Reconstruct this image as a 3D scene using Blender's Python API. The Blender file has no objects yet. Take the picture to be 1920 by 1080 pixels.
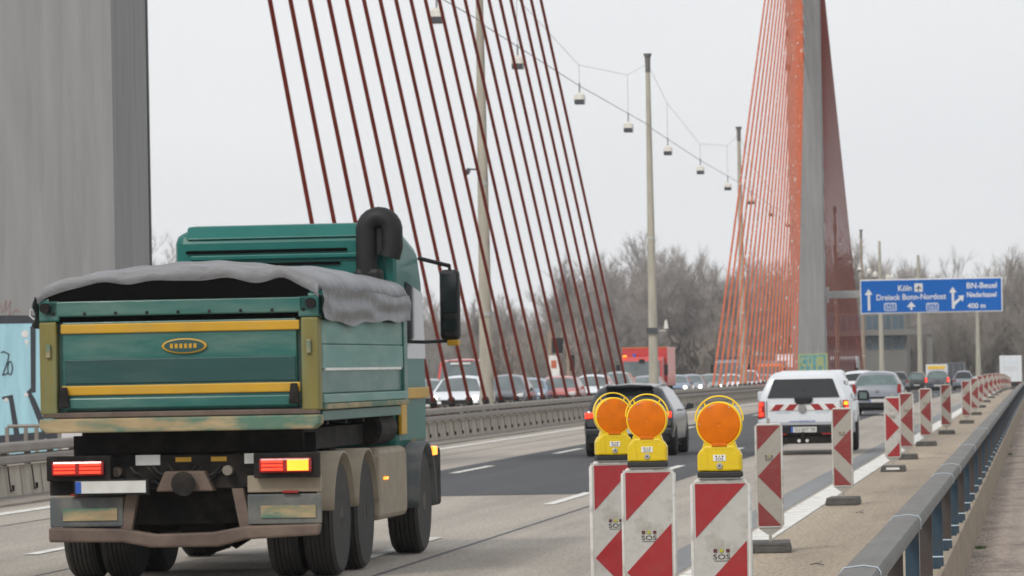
import bpy, bmesh, math, random
from mathutils import Vector, Matrix
random.seed(7)
R = math.radians
sc = bpy.context.scene
# ------------------------------------------------------------------ camera
F = 9000.0; W0, H0 = 1920, 1080
VX, VY, ROLL = 1952.0, 675.0, 0.021          # where the road direction vanishes in the photo
CAMZ = 1.82
yc = Vector(((VX-960)/F, -(VY-540)/F, -1)).normalized()
v0 = Vector((-ROLL, 1, 0)); zc = (v0 - v0.dot(yc)*yc).normalized(); xc = yc.cross(zc)
RCW = Matrix((xc, yc, zc)).transposed()      # world -> camera
cd = bpy.data.cameras.new('camera'); cam = bpy.data.objects.new('camera', cd)
sc.collection.objects.link(cam); sc.camera = cam
cam.matrix_world = Matrix.Translation((0, 0, CAMZ)) @ RCW.transposed().to_4x4()
cd.sensor_width = 36; cd.lens = 36*F/W0; cd.clip_start = 0.5; cd.clip_end = 20000
cd.dof.use_dof = True; cd.dof.focus_distance = 22.5; cd.dof.aperture_fstop = 17

# ------------------------------------------------------------------ world
w = bpy.data.worlds.new("World"); sc.world = w; w.use_nodes = True
nt = w.node_tree; nt.nodes.clear()
SUN_EL, SUN_AZ = 42, 205      # azimuth: where the sun stands, degrees clockwise from +Y
sky = nt.nodes.new('ShaderNodeTexSky'); sky.sky_type = 'NISHITA'; sky.sun_disc = False
sky.sun_elevation = R(SUN_EL); sky.sun_rotation = R(SUN_AZ); sky.dust_density = 4
skm = nt.nodes.new('ShaderNodeVectorMath'); skm.operation = 'SCALE'; skm.inputs['Scale'].default_value = 0.1
nt.links.new(sky.outputs[0], skm.inputs[0])
tc = nt.nodes.new('ShaderNodeTexCoord')
mp = nt.nodes.new('ShaderNodeMapping'); mp.inputs['Scale'].default_value = (4, 4, 14)
no = nt.nodes.new('ShaderNodeTexNoise'); no.inputs['Scale'].default_value = 1.0; no.inputs['Detail'].default_value = 4
cr = nt.nodes.new('ShaderNodeValToRGB')
cr.color_ramp.elements[0].position = .3; cr.color_ramp.elements[0].color = (.875, .895, .92, 1)
cr.color_ramp.elements[1].position = .7; cr.color_ramp.elements[1].color = (.955, .965, .98, 1)
nt.links.new(tc.outputs['Generated'], mp.inputs[0]); nt.links.new(mp.outputs[0], no.inputs[0]); nt.links.new(no.outputs[0], cr.inputs[0])
sx = nt.nodes.new('ShaderNodeSeparateXYZ'); nt.links.new(tc.outputs['Generated'], sx.inputs[0])      # overcast: brighter overhead than at the horizon
gr_ = nt.nodes.new('ShaderNodeMapRange'); gr_.inputs['From Min'].default_value = 0.1; gr_.inputs['From Max'].default_value = 1; gr_.inputs['To Min'].default_value = 1; gr_.inputs['To Max'].default_value = 1.05
nt.links.new(sx.outputs[2], gr_.inputs[0]); sk2 = nt.nodes.new('ShaderNodeVectorMath'); sk2.operation = 'SCALE'; nt.links.new(gr_.outputs[0], sk2.inputs['Scale']); nt.links.new(cr.outputs[0], sk2.inputs[0])
mx = nt.nodes.new('ShaderNodeMix'); mx.data_type = 'RGBA'; mx.inputs[0].default_value = 0.94
nt.links.new(skm.outputs[0], mx.inputs[6]); nt.links.new(sk2.outputs[0], mx.inputs[7])
bg = nt.nodes.new('ShaderNodeBackground'); bg.inputs[1].default_value = 1.0
wo = nt.nodes.new('ShaderNodeOutputWorld')
nt.links.new(mx.outputs[2], bg.inputs[0]); nt.links.new(bg.outputs[0], wo.inputs[0])
sl = bpy.data.lights.new('sun', 'SUN'); so = bpy.data.objects.new('sun', sl); sc.collection.objects.link(so)
sl.energy = 1.7; sl.angle = R(12); sl.color = (1, .95, .88)
sd = Vector((math.sin(R(SUN_AZ))*math.cos(R(SUN_EL)), math.cos(R(SUN_AZ))*math.cos(R(SUN_EL)), math.sin(R(SUN_EL))))
so.rotation_euler = sd.to_track_quat('Z', 'Y').to_euler(); so.location = (0, -20, 60)
sc.view_settings.view_transform = 'Standard'; sc.view_settings.look = 'None'
sc.view_settings.exposure = 0; sc.view_settings.gamma = 1

# ------------------------------------------------------------------ helpers
def zr(y):                                   # crest of the bridge deck
    return 0.0 if y < 150 else -9.5e-6*(y-150)**2
def unproj(px, py, Y):                       # point of the world plane y = Y that shows at a photo pixel
    d = RCW.transposed() @ Vector(((px-960)/F, -(py-540)/F, -1))
    t = Y/d.y
    return Vector((0, 0, CAMZ)) + d*t
def gx(px, Y, z=0.5):                        # x of a pixel column at distance Y
    p = unproj(px, 700, Y)
    py = 700
    for _ in range(3):
        p = unproj(px, py, Y); py += (p.z-z)*F/Y
    return p.x
def gz(px, py, Y): return unproj(px, py, Y).z

M = {}
def nodes(m): return m.node_tree.nodes, m.node_tree.links
def mat(name, col, rough=.6, metal=0, var=.12, scale=6, bump=0, bscale=40, coat=0, emit=None, estr=0, dirt=None, damt=.4, dscale=2.5, stretch=(1, 1, 1), trans=0, spec=.5, detail=6, thr=(.45, .75)):
    m = bpy.data.materials.new(name); m.use_nodes = True; ns, ls = nodes(m); b = ns['Principled BSDF']
    b.inputs['Roughness'].default_value = rough; b.inputs['Metallic'].default_value = metal
    b.inputs['Coat Weight'].default_value = coat; b.inputs['Specular IOR Level'].default_value = spec
    b.inputs['Coat Roughness'].default_value = .08
    t = ns.new('ShaderNodeTexCoord'); mp = ns.new('ShaderNodeMapping'); mp.inputs['Scale'].default_value = stretch
    ls.new(t.outputs['Object'], mp.inputs[0])
    n = ns.new('ShaderNodeTexNoise'); n.inputs['Scale'].default_value = scale; n.inputs['Detail'].default_value = detail; ls.new(mp.outputs[0], n.inputs[0])
    r = ns.new('ShaderNodeMapRange'); r.inputs['From Min'].default_value = .3; r.inputs['From Max'].default_value = .7
    r.inputs['To Min'].default_value = 1-var; r.inputs['To Max'].default_value = 1+var; ls.new(n.outputs[0], r.inputs[0])
    v = ns.new('ShaderNodeVectorMath'); v.operation = 'SCALE'; v.inputs[0].default_value = col[:3]; ls.new(r.outputs[0], v.inputs['Scale'])
    out = v.outputs[0]
    if dirt:
        n2 = ns.new('ShaderNodeTexNoise'); n2.inputs['Scale'].default_value = dscale; n2.inputs['Detail'].default_value = 8; n2.inputs['Roughness'].default_value = .65
        mp2 = ns.new('ShaderNodeMapping'); mp2.inputs['Scale'].default_value = stretch; mp2.inputs['Location'].default_value = (3, 7, 1); ls.new(t.outputs['Object'], mp2.inputs[0]); ls.new(mp2.outputs[0], n2.inputs[0])
        r2 = ns.new('ShaderNodeMapRange'); r2.inputs['From Min'].default_value = thr[0]; r2.inputs['From Max'].default_value = thr[1]; r2.inputs['To Max'].default_value = damt; ls.new(n2.outputs[0], r2.inputs[0])
        mm = ns.new('ShaderNodeMix'); mm.data_type = 'RGBA'; ls.new(r2.outputs[0], mm.inputs[0]); ls.new(out, mm.inputs[6]); mm.inputs[7].default_value = (*dirt, 1); out = mm.outputs[2]
    ls.new(out, b.inputs['Base Color'])
    if bump:
        n3 = ns.new('ShaderNodeTexNoise'); n3.inputs['Scale'].default_value = bscale; n3.inputs['Detail'].default_value = 5; ls.new(mp.outputs[0], n3.inputs[0])
        bu = ns.new('ShaderNodeBump'); bu.inputs['Strength'].default_value = bump; bu.inputs['Distance'].default_value = .02; ls.new(n3.outputs[0], bu.inputs['Height']); ls.new(bu.outputs[0], b.inputs['Normal'])
    if emit:
        b.inputs['Emission Color'].default_value = (*emit, 1); b.inputs['Emission Strength'].default_value = estr
    if trans: b.inputs['Transmission Weight'].default_value = trans
    M[name] = m; return m

class MB:
    def __init__(s): s.v = []; s.f = []; s.m = []; s.mi = 0
    def add(s, vs, fs):
        o = len(s.v); s.v += [tuple(p) for p in vs]; s.f += [tuple(i+o for i in f) for f in fs]; s.m += [s.mi]*len(fs); return s
    def box(s, x0, x1, y0, y1, z0, z1):
        return s.add([(x0,y0,z0),(x1,y0,z0),(x1,y1,z0),(x0,y1,z0),(x0,y0,z1),(x1,y0,z1),(x1,y1,z1),(x0,y1,z1)],
                     [(0,3,2,1),(4,5,6,7),(0,1,5,4),(1,2,6,5),(2,3,7,6),(3,0,4,7)])
    def prism(s, poly, a0, a1, axis='y'):    # poly of (u,v); axis y: (x,z); axis x: (y,z); axis z: (x,y)
        def P(u, v, a): return {'y': (u, a, v), 'x': (a, u, v), 'z': (u, v, a)}[axis]
        n = len(poly); vs = [P(u, v, a0) for u, v in poly]+[P(u, v, a1) for u, v in poly]
        fs = [tuple(range(n)), tuple(range(2*n-1, n-1, -1))]+[(i, (i+1) % n+0, (i+1) % n+n, i+n)[::-1] for i in range(n)]
        return s.add(vs, fs)
    def tube(s, pts, r, n=8, r2=None, caps=True):
        pts = [Vector(p) for p in pts]; k = len(pts); vs = []; fs = []
        prev = None
        for i, p in enumerate(pts):
            d = (pts[min(i+1, k-1)]-pts[max(i-1, 0)]).normalized()
            if prev is None:
                a = Vector((0, 0, 1)) if abs(d.z) < .9 else Vector((1, 0, 0)); u = d.cross(a).normalized()
            else: u = (prev-prev.dot(d)*d).normalized()
            prev = u; v = d.cross(u)
            rr = (r[i] if isinstance(r, (list, tuple)) else (r if r2 is None else r+(r2-r)*i/(k-1)))
            for j in range(n):
                t = 2*math.pi*j/n; vs.append(p+(u*math.cos(t)+v*math.sin(t))*rr)
        for i in range(k-1):
            for j in range(n): fs.append((i*n+j, i*n+(j+1) % n, (i+1)*n+(j+1) % n, (i+1)*n+j))
        if caps: fs += [tuple(range(n-1, -1, -1)), tuple(range((k-1)*n, k*n))]
        return s.add(vs, fs)
    def lathe(s, prof, n=24, axis='x', c=(0, 0, 0)):   # prof (a along axis, r)
        vs = []; fs = []
        for a, r in prof:
            for j in range(n):
                t = 2*math.pi*j/n; p, q = r*math.cos(t), r*math.sin(t)
                vs.append({'x': (c[0]+a, c[1]+p, c[2]+q), 'y': (c[0]+p, c[1]+a, c[2]+q), 'z': (c[0]+p, c[1]+q, c[2]+a)}[axis])
        k = len(prof)
        for i in range(k-1):
            for j in range(n): fs.append((i*n+j, i*n+(j+1) % n, (i+1)*n+(j+1) % n, (i+1)*n+j))
        fs += [tuple(range(n-1, -1, -1)), tuple(range((k-1)*n, k*n))]
        return s.add(vs, fs)
    def grid(s, fn, nu, nv):
        vs = [fn(i/nu, j/nv) for i in range(nu+1) for j in range(nv+1)]
        return s.add(vs, [(i*(nv+1)+j, (i+1)*(nv+1)+j, (i+1)*(nv+1)+j+1, i*(nv+1)+j+1) for i in range(nu) for j in range(nv)])
    def build(s, name, mats, parent=None, smooth=None, bevel=0, loc=None, fix=True):
        me = bpy.data.meshes.new(name); me.from_pydata(s.v, [], s.f)
        if not isinstance(mats, (list, tuple)): mats = [mats]
        for m in mats: me.materials.append(M[m] if isinstance(m, str) else m)
        me.polygons.foreach_set('material_index', s.m)
        if fix:
            b = bmesh.new(); b.from_mesh(me); bmesh.ops.recalc_face_normals(b, faces=b.faces); b.to_mesh(me); b.free()
        if smooth:
            me.polygons.foreach_set('use_smooth', [True]*len(me.polygons)); me.set_sharp_from_angle(angle=R(smooth))
        o = bpy.data.objects.new(name, me); sc.collection.objects.link(o)
        if parent: o.parent = parent
        if loc: o.location = loc
        if bevel:
            bm_ = o.modifiers.new('bevel', 'BEVEL'); bm_.width = bevel; bm_.segments = 2; bm_.limit_method = 'ANGLE'; bm_.angle_limit = R(40)
        return o
def tag(o, label=None, cat=None, group=None, kind=None):
    if label: o['label'] = label
    if cat: o['category'] = cat
    if group: o['group'] = group
    if kind: o['kind'] = kind
    return o
def thing(name, label, cat, loc=(0, 0, 0), rz=0, group=None):
    o = bpy.data.objects.new(name, None); sc.collection.objects.link(o); o.empty_display_size = .3
    o.location = loc; o.rotation_euler = (0, 0, rz); return tag(o, label, cat, group)
def kids(o): return [c for c in bpy.data.objects if c.parent == o]
def copy_tree(o, loc=None, rz=None, label=None, parent=None, deep=0):
    c = o.copy(); sc.collection.objects.link(c); c.parent = parent
    for ch in (KC.get(o.name) or KC.setdefault(o.name, kids(o))): copy_tree(ch, parent=c, deep=deep+1)
    if loc is not None: c.location = loc
    if rz is not None: c.rotation_euler = (0, 0, rz)
    if label: c['label'] = label
    return c
KC = {}
def text(s, size, name, m, parent, loc, rot=(R(90), 0, 0), width=None, ext=.0006, bold=0, align='CENTER', spacing=1.0):
    cu = bpy.data.curves.new('t', 'FONT'); cu.body = s; cu.size = size; cu.extrude = ext; cu.offset = bold; cu.align_x = align; cu.resolution_u = 3; cu.space_character = spacing
    to = bpy.data.objects.new('t', cu); sc.collection.objects.link(to)
    dg = bpy.context.evaluated_depsgraph_get(); me = bpy.data.meshes.new_from_object(to.evaluated_get(dg))
    bpy.data.objects.remove(to); bpy.data.curves.remove(cu)
    if width:
        xs = [v.co.x for v in me.vertices]; k = width/(max(xs)-min(xs))
        for v in me.vertices: v.co.x *= k
    me.materials.clear(); me.materials.append(M[m]); me.name = name
    o = bpy.data.objects.new(name, me); sc.collection.objects.link(o); o.parent = parent; o.location = loc; o.rotation_euler = rot; return o

# ------------------------------------------------------------------ materials
mat('marking', (.72, .71, .67), .7, var=.08, scale=14, dirt=(.33, .3, .26), damt=.75, dscale=3, thr=(.42, .68))
mat('concrete', (.262, .26, .262), .85, var=.1, scale=1.4, bump=.3, bscale=30, dirt=(.13, .125, .122), damt=.38, dscale=2.2, stretch=(2, 2, .16))
mat('concrete_pale', (.40, .36, .30), .85, var=.12, scale=2, bump=.3, bscale=30, dirt=(.12, .1, .085), damt=.7, dscale=2.2, stretch=(1, 1.6, .35))
mat('kerb_face', (.27, .22, .165), .9, var=.12, scale=2, bump=.25, bscale=40, dirt=(.12, .095, .07), damt=.5, dscale=3, stretch=(1, .5, 1.5))
mat('walkway', (.38, .31, .26), .9, var=.28, scale=24, bump=.6, bscale=60, dirt=(.17, .14, .12), damt=.85, dscale=1.6, stretch=(1, .3, 1), thr=(.47, .66))
mat('verge', (.25, .22, .19), .9, var=.2, scale=2, bump=.3, dirt=(.1, .09, .08), damt=.5)
mat('dark_grass', (.09, .16, .035), .8, var=.4, scale=9)
mat('galv', (.135, .132, .125), .75, 0, var=.08, scale=4, dirt=(.2, .2, .2), damt=.5, stretch=(1, .3, 1), dscale=3)
mat('galv_brown', (.22, .195, .17), .55, .1, var=.1, scale=3, dirt=(.15, .12, .1), damt=.5, stretch=(1, .3, 1))
mat('post_brown', (.06, .052, .05), .5, .3, var=.15, scale=5, dirt=(.12, .06, .035), damt=.5, dscale=5)
mat('post_blue', (.022, .052, .082), .5, .2, var=.15, scale=5, dirt=(.1, .08, .07), damt=.5, dscale=5)
mat('blue_white', (.55, .66, .74), .5, 0)
mat('black_gap', (.006, .006, .006), .95, spec=0)
mat('cable_red_shaded', (.27, .041, .026), .6, 0, var=.14, scale=.8, dirt=(.18, .026, .018), damt=.6, dscale=.6, spec=.15)  # cable paint with shade put into the colour, for fans seen from below
mat('cable_lit_worn', (.48, .11, .045), .6, 0, var=.14, scale=.8, dirt=(.62, .56, .52), damt=.95, dscale=2.6, thr=(.60, .64), spec=.15)  # same cable paint lightened as if sunlit, plus real pale scuffs
mat('pole_concrete', (.41, .385, .32), .85, var=.08, scale=3, dirt=(.2, .19, .16), damt=.5, stretch=(1, 1, .2), dscale=4)
mat('pole_brown', (.28, .22, .17), .8, var=.1, scale=3)
mat('lamp_white', (.62, .60, .55), .5)
mat('lamp_dark', (.06, .065, .075), .3)
mat('wire', (.26, .27, .28), .5)
mat('red_sheet', (.31, .009, .014), .35, var=.06, scale=20, coat=.25, dirt=(.24, .07, .06), damt=.3, dscale=14)
mat('red_sheet_old', (.205, .022, .022), .5, var=.08, scale=20, dirt=(.20, .10, .085), damt=.35, dscale=14)
mat('white_sheet', (.44, .43, .405), .45, var=.05, scale=30, dirt=(.26, .235, .19), damt=.75, dscale=11, thr=(.5, .72))
mat('white_sheet_old', (.33, .305, .27), .55, var=.06, scale=30, dirt=(.3, .27, .22), damt=.6, dscale=9)
mat('white_frame', (.56, .55, .52), .45, var=.05, scale=20, dirt=(.22, .2, .17), damt=.8, dscale=13, thr=(.48, .7))
mat('foot_rubber', (.085, .082, .078), .8, var=.2, scale=8, bump=.4, bscale=60, dirt=(.17, .15, .13), damt=.6)
mat('yellow_plastic', (.70, .50, .004), .35, var=.04, scale=10, dirt=(.45, .30, .02), damt=.4, dscale=12, bump=.06, bscale=200)
mat('ring_yellow', (.86, .60, .01), .3, var=.03)
mat('black_rubber', (.018, .018, .019), .6, var=.15, scale=10)
mat('label_white', (.7, .7, .68), .4)
mat('ink', (.03, .03, .03), .5)
mat('ink_brown', (.09, .02, .02), .5)
mat('ink_olive', (.36, .36, .03), .5)
mat('bolt', (.45, .45, .43), .3, .8)
def lens_mat():
    m = mat('orange_lens', (.66, .150, .0), .34, var=.10, scale=18, coat=.05, spec=.22)
    ns, ls = nodes(m); b = ns['Principled BSDF']
    t = ns.new('ShaderNodeTexCoord'); v = ns.new('ShaderNodeTexVoronoi'); v.inputs['Scale'].default_value = 220; ls.new(t.outputs['Object'], v.inputs[0])
    bu = ns.new('ShaderNodeBump'); bu.inputs['Strength'].default_value = .2; bu.inputs['Distance'].default_value = .001; ls.new(v.outputs[0], bu.inputs['Height']); ls.new(bu.outputs[0], b.inputs['Normal'])
    b.inputs['Subsurface Weight'].default_value = 0
lens_mat()
mat('tyre', (.022, .021, .020), .8, var=.3, scale=12, bump=.4, bscale=50, dirt=(.05, .043, .035), damt=.5)
mat('rim', (.35, .35, .35), .35, .7)
mat('rim_dusty', (.20, .18, .15), .7, .2, dirt=(.12, .1, .08), damt=.7)
mat('car_glass', (.016, .02, .022), .08, var=.1, scale=3, coat=.15)
mat('car_glass_green', (.10, .15, .145), .1, var=.25, scale=3, coat=.6)
mat('windscreen', (.10, .125, .13), .12, var=.25, scale=1.5, coat=.6)
mat('plastic_black', (.014, .014, .015), .55, var=.1, scale=8, spec=.3)
mat('tail_red', (.25, .006, .006), .2, emit=(1, .04, .02), estr=.03, coat=.5)
mat('tail_lit', (.6, .02, .01), .2, emit=(1, .05, .015), estr=1.6, coat=.5)
mat('tail_amber', (.8, .25, .02), .2, emit=(1, .30, .02), estr=2.2)
mat('lamp_lit', (.9, .9, .85), .2, emit=(1, .93, .78), estr=5)
mat('lamp_off', (.55, .57, .58), .12, coat=.8)
mat('plate_white', (.55, .55, .53), .4)
mat('plate_blue', (.02, .09, .42), .4)
for nm, c in dict(white=(.66, .69, .73), silver=(.22, .24, .275), dark=(.010, .013, .018), anthracite=(.06, .068, .08), black=(.014, .015, .018), red=(.50, .03, .028), rose=(.42, .085, .08),
                  blue=(.16, .22, .31), green=(.20, .25, .245), orange=(.62, .16, .03), yellow=(.85, .55, .04), steel=(.20, .23, .27)).items():
    mat('paint_'+nm, c, .28, .25 if nm in ('silver', 'steel', 'blue') else 0, var=.03, scale=3, coat=.5, dirt=tuple(.7*a+.05 for a in c), damt=.25, dscale=3)
mat('truck_green', (.006, .10, .085), .45, var=.10, scale=2.5, dirt=(.20, .27, .22), damt=.5, dscale=1.6, stretch=(.5, .5, 2.5), coat=.1)
mat('truck_green_dark', (.005, .052, .05), .5, var=.12, scale=2.5, dirt=(.09, .13, .11), damt=.4, dscale=1.8, stretch=(.4, .4, 2.5))
mat('truck_green_dusty', (.12, .26, .235), .6, var=.12, scale=2.5, dirt=(.35, .40, .35), damt=.6, dscale=1.3, stretch=(.4, .4, 3))
mat('cab_green', (.001, .112, .096), .45, var=.08, scale=2, coat=.1, spec=.3, dirt=(.02, .13, .11), damt=.5)
mat('truck_yellow', (.50, .275, .008), .5, var=.08, scale=3, dirt=(.35, .25, .08), damt=.45, dscale=3)
mat('post_olive', (.17, .145, .035), .6, var=.15, scale=3, dirt=(.13, .2, .13), damt=.7, dscale=3, stretch=(2, 2, .5))
mat('dusty_lip', (.34, .26, .145), .8, var=.2, scale=3, dirt=(.06, .16, .12), damt=.9, dscale=2.2, stretch=(1, 1, 3), thr=(.42, .6))
mat('cream', (.27, .225, .165), .7, var=.12, scale=4, dirt=(.2, .165, .12), damt=.6, dscale=3)
mat('grey_blue', (.075, .084, .087), .6, var=.15, scale=4, dirt=(.28, .25, .19), damt=.6, dscale=3)
mat('bumper_brown', (.10, .07, .057), .7, var=.2, scale=4, dirt=(.19, .14, .10), damt=.7, dscale=3)
mat('chassis', (.013, .012, .012), .8, var=.3, scale=6, spec=.2, dirt=(.08, .066, .052), damt=.45, dscale=4)
mat('tarp', (.215, .22, .235), .6, var=.16, scale=5, bump=1.0, bscale=10, dirt=(.12, .113, .105), damt=.7, dscale=2, stretch=(.6, 1.2, 1))
mat('tarp_inside', (.012, .012, .012), .9)
mat('sign_blue', (0, .125, .50), .7, spec=.1, var=.03)
mat('sign_white', (.74, .75, .76), .4)
mat('sign_back', (.3, .3, .3), .6)
mat('steel_pale', (.42, .43, .42), .6, .1, var=.08, scale=2)
mat('bark', (.16, .14, .125), .9, var=.2, scale=2)
mat('twigs', (.315, .28, .25), .95, var=.25, scale=.12)
mat('twigs_grey', (.33, .30, .285), .95, var=.25, scale=.12)
mat('shrub', (.25, .205, .18), .95, var=.3, scale=.1)
mat('field', (.10, .11, .06), .95, var=.3, scale=.02)
mat('hill', (.13, .125, .12), .95, var=.2, scale=.01)
mat('bld_concrete', (.17, .163, .155), .9, var=.08, scale=.5)
mat('bld_glass', (.06, .10, .135), .25, var=.2, scale=.5)
mat('paint_sky', (.33, .56, .64), .7, var=.08, scale=3, dirt=(.24, .42, .50), damt=.6, dscale=4, stretch=(2, 2, .3))
mat('spray_black', (.03, .035, .045), .6)
mat('spray_orange', (.45, .12, .06), .7)
mat('spray_white', (.62, .60, .60), .7)
mat('spray_green', (.28, .42, .05), .7)
mat('spray_teal', (.10, .28, .30), .7, var=.3, scale=3)
mat('spray_lime', (.30, .36, .17), .7)

# road material: pale worn asphalt with wheel tracks, seams and aggregate
def road_mat(name, base, dark, speck):
    m = bpy.data.materials.new(name); m.use_nodes = True; ns, ls = nodes(m); b = ns['Principled BSDF']; b.inputs['Roughness'].default_value = .85
    t = ns.new('ShaderNodeTexCoord')
    def noise(sc_, stretch, det=6, rough=.6):
        mp = ns.new('ShaderNodeMapping'); mp.inputs['Scale'].default_value = stretch; ls.new(t.outputs['Object'], mp.inputs[0])
        n = ns.new('ShaderNodeTexNoise'); n.inputs['Scale'].default_value = sc_; n.inputs['Detail'].default_value = det; n.inputs['Roughness'].default_value = rough; ls.new(mp.outputs[0], n.inputs[0]); return n.outputs[0]
    def mr(src, a, b_, c, d):
        r = ns.new('ShaderNodeMapRange'); r.inputs['From Min'].default_value = a; r.inputs['From Max'].default_value = b_; r.inputs['To Min'].default_value = c; r.inputs['To Max'].default_value = d; ls.new(src, r.inputs[0]); return r.outputs[0]
    def mul(a, b_):
        x = ns.new('ShaderNodeMath'); x.operation = 'MULTIPLY'; ls.new(a, x.inputs[0]); ls.new(b_, x.inputs[1]); return x.outputs[0]
    big = mr(noise(.5, (1, .12, 1)), .3, .7, .80, 1.12)
    fine = mr(noise(26, (1, .3, 1), 3, .85), .35, .65, 1-speck, 1+speck)
    streak = mr(noise(1.3, (1, .012, 1), 4), .35, .65, .84, 1.07)
    f = mul(mul(big, fine), streak)
    v = ns.new('ShaderNodeVectorMath'); v.operation = 'SCALE'; v.inputs[0].default_value = base; ls.new(f, v.inputs['Scale'])
    st = mr(noise(.8, (1, .18, 1), 9, .7), .55, .70, 0, .7)
    mm = ns.new('ShaderNodeMix'); mm.data_type = 'RGBA'; ls.new(st, mm.inputs[0]); ls.new(v.outputs[0], mm.inputs[6]); mm.inputs[7].default_value = (*dark, 1)
    ls.new(mm.outputs[2], b.inputs['Base Color'])
    bu = ns.new('ShaderNodeBump'); bu.inputs['Strength'].default_value = .5; bu.inputs['Distance'].default_value = .012
    ls.new(noise(45, (1, 1, 1), 3, .8), bu.inputs['Height']); ls.new(bu.outputs[0], b.inputs['Normal'])
    M[name] = m
road_mat('road_pale', (.355, .318, .275), (.22, .19, .165), .30)
road_mat('road_shoulder', (.335, .275, .205), (.16, .135, .105), .38)
road_mat('road_dark', (.062, .064, .069), (.045, .045, .05), .2)
road_mat('road_seam', (.21, .215, .22), (.15, .155, .16), .15)
road_mat('road_tar', (.10, .105, .12), (.05, .05, .06), .1)
road_mat('kerb_top', (.33, .28, .21), (.2, .17, .13), .15)

# ------------------------------------------------------------------ the setting
YS = [-30, 0, 20, 40, 60, 80, 100, 120, 150]+[150+15*i for i in range(1, 29)]+[580]
def strip(name, x0, x1, y0, y1, m, dz, kind='structure', mb=None):
    y1 = min(y1, 580); ys = sorted(set([y0, y1]+[y for y in YS if y0 < y < y1])); mb_ = mb or MB()
    vs = []; fs = []
    for i, y in enumerate(ys):
        vs += [(x0, y, zr(y)+dz), (x1, y, zr(y)+dz)]
        if i: fs.append((2*i-2, 2*i-1, 2*i+1, 2*i))
    mb_.add(vs, fs)
    if mb: return
    return tag(mb_.build(name, m), kind=kind)
tag(MB().box(-1280, 880, -100, 1880, -12, -9).build('ground', 'field'), kind='structure')
def deck():
    mb = MB(); ys = YS; vs = []; fs = []
    for i, y in enumerate(ys):
        z = zr(y); vs += [(-36, y, z), (-.88, y, z), (-.88, y, z-1.4), (-36, y, z-1.4)]
        if i:
            a = 4*i-4; b = 4*i
            for k in range(4): fs.append((a+k, a+(k+1) % 4, b+(k+1) % 4, b+k))
    fs += [(0, 1, 2, 3), tuple(4*(len(ys)-1)+k for k in (3, 2, 1, 0))]
    mb.add(vs, fs); return mb.build('road', 'road_pale')
tag(deck(), kind='structure')
strip('hard_shoulder', -2.8, -1.3, -30, 630, 'road_shoulder', .004)
strip('kerb_strip', -1.3, -.88, -30, 630, 'kerb_top', .006)
strip('fresh_asphalt', -11.0, -5.8, 69.5, 630, 'road_dark', .004)
strip('repair_strip', -3.62, -3.22, 40, 330, 'road_seam', .004)
strip('asphalt_seam', -6.0, -5.955, -30, 69.4, 'road_tar', .004)
strip('asphalt_seam', -12.9, -12.86, -30, 260, 'road_tar', .004)
strip('asphalt_seam', -9.3, -9.27, -30, 69.3, 'road_tar', .004)
# markings: each solid line and each lane's broken line is paint on the road
mk = strip('edge_line', -3.16, -2.83, 20, 620, 'marking', .008)
strip('edge_line', -14.15, -13.88, -30, 620, 'marking', .008)
def dashes(x, ph, w=.16):
    mb = MB(); y = ph
    while y < 560: strip('', x-w/2, x+w/2, y, y+6, None, .008, mb=mb); y += 18
    return tag(mb.build('lane_marking', 'marking'), kind='structure')
def ydist(px, py): return 9000*CAMZ/((py-VY)+ROLL*(px-VX))
y1 = ydist(1010, 950); dashes(-6.62, y1-18*4)
dashes(-10.45, 48.9-18*3)
# raised median
def bar(name, x0, x1, z0, z1, y0, y1, m, parent=None, kind=None, bevel=0):
    y1 = min(y1, 580); mb = MB(); ys = sorted(set([y0, y1]+[y for y in YS if y0 < y < y1])); vs = []; fs = []
    for i, y in enumerate(ys):
        z = zr(y); vs += [(x0, y, z+z1), (x1, y, z+z1), (x1, y, z+z0), (x0, y, z+z0)]
        if i:
            a = 4*i-4; b = 4*i
            for k in range(4): fs.append((a+k, a+(k+1) % 4, b+(k+1) % 4, b+k))
    fs += [(0, 1, 2, 3), tuple(4*(len(ys)-1)+k for k in (3, 2, 1, 0))]
    o = mb.add(vs, fs).build(name, m, parent)
    if kind: tag(o, kind=kind)
    return o
bar('median', -19.3, -15.9, -.1, .12, -30, 630, 'verge', kind='structure')
bar('gutter_kerb', -15.72, -14.75, -.1, .035, -30, 630, 'verge', kind='structure')
bar('footpath', -.875, 2.6, -.9, -.52, -30, 630, 'walkway', kind='structure')

# walkway kerb wall face
kw = bar('kerb_wall', -.905, -.872, -.519, .03, -30, 629, 'kerb_face')
tag(kw, 'low brown concrete edge wall below the grey guardrail, dropping to the footpath', 'kerb wall')
for i in range(1, 30):
    pass
mj = MB()
for k in range(1):
    pass
for yj in (31, 53.5, 76, 110, 118, 160, 205): mj.box(-.86, 2.59, yj, yj+.05, -.5205, -.5165)
tag(mj.build('footpath_joint', 'verge'), kind='structure')
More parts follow.
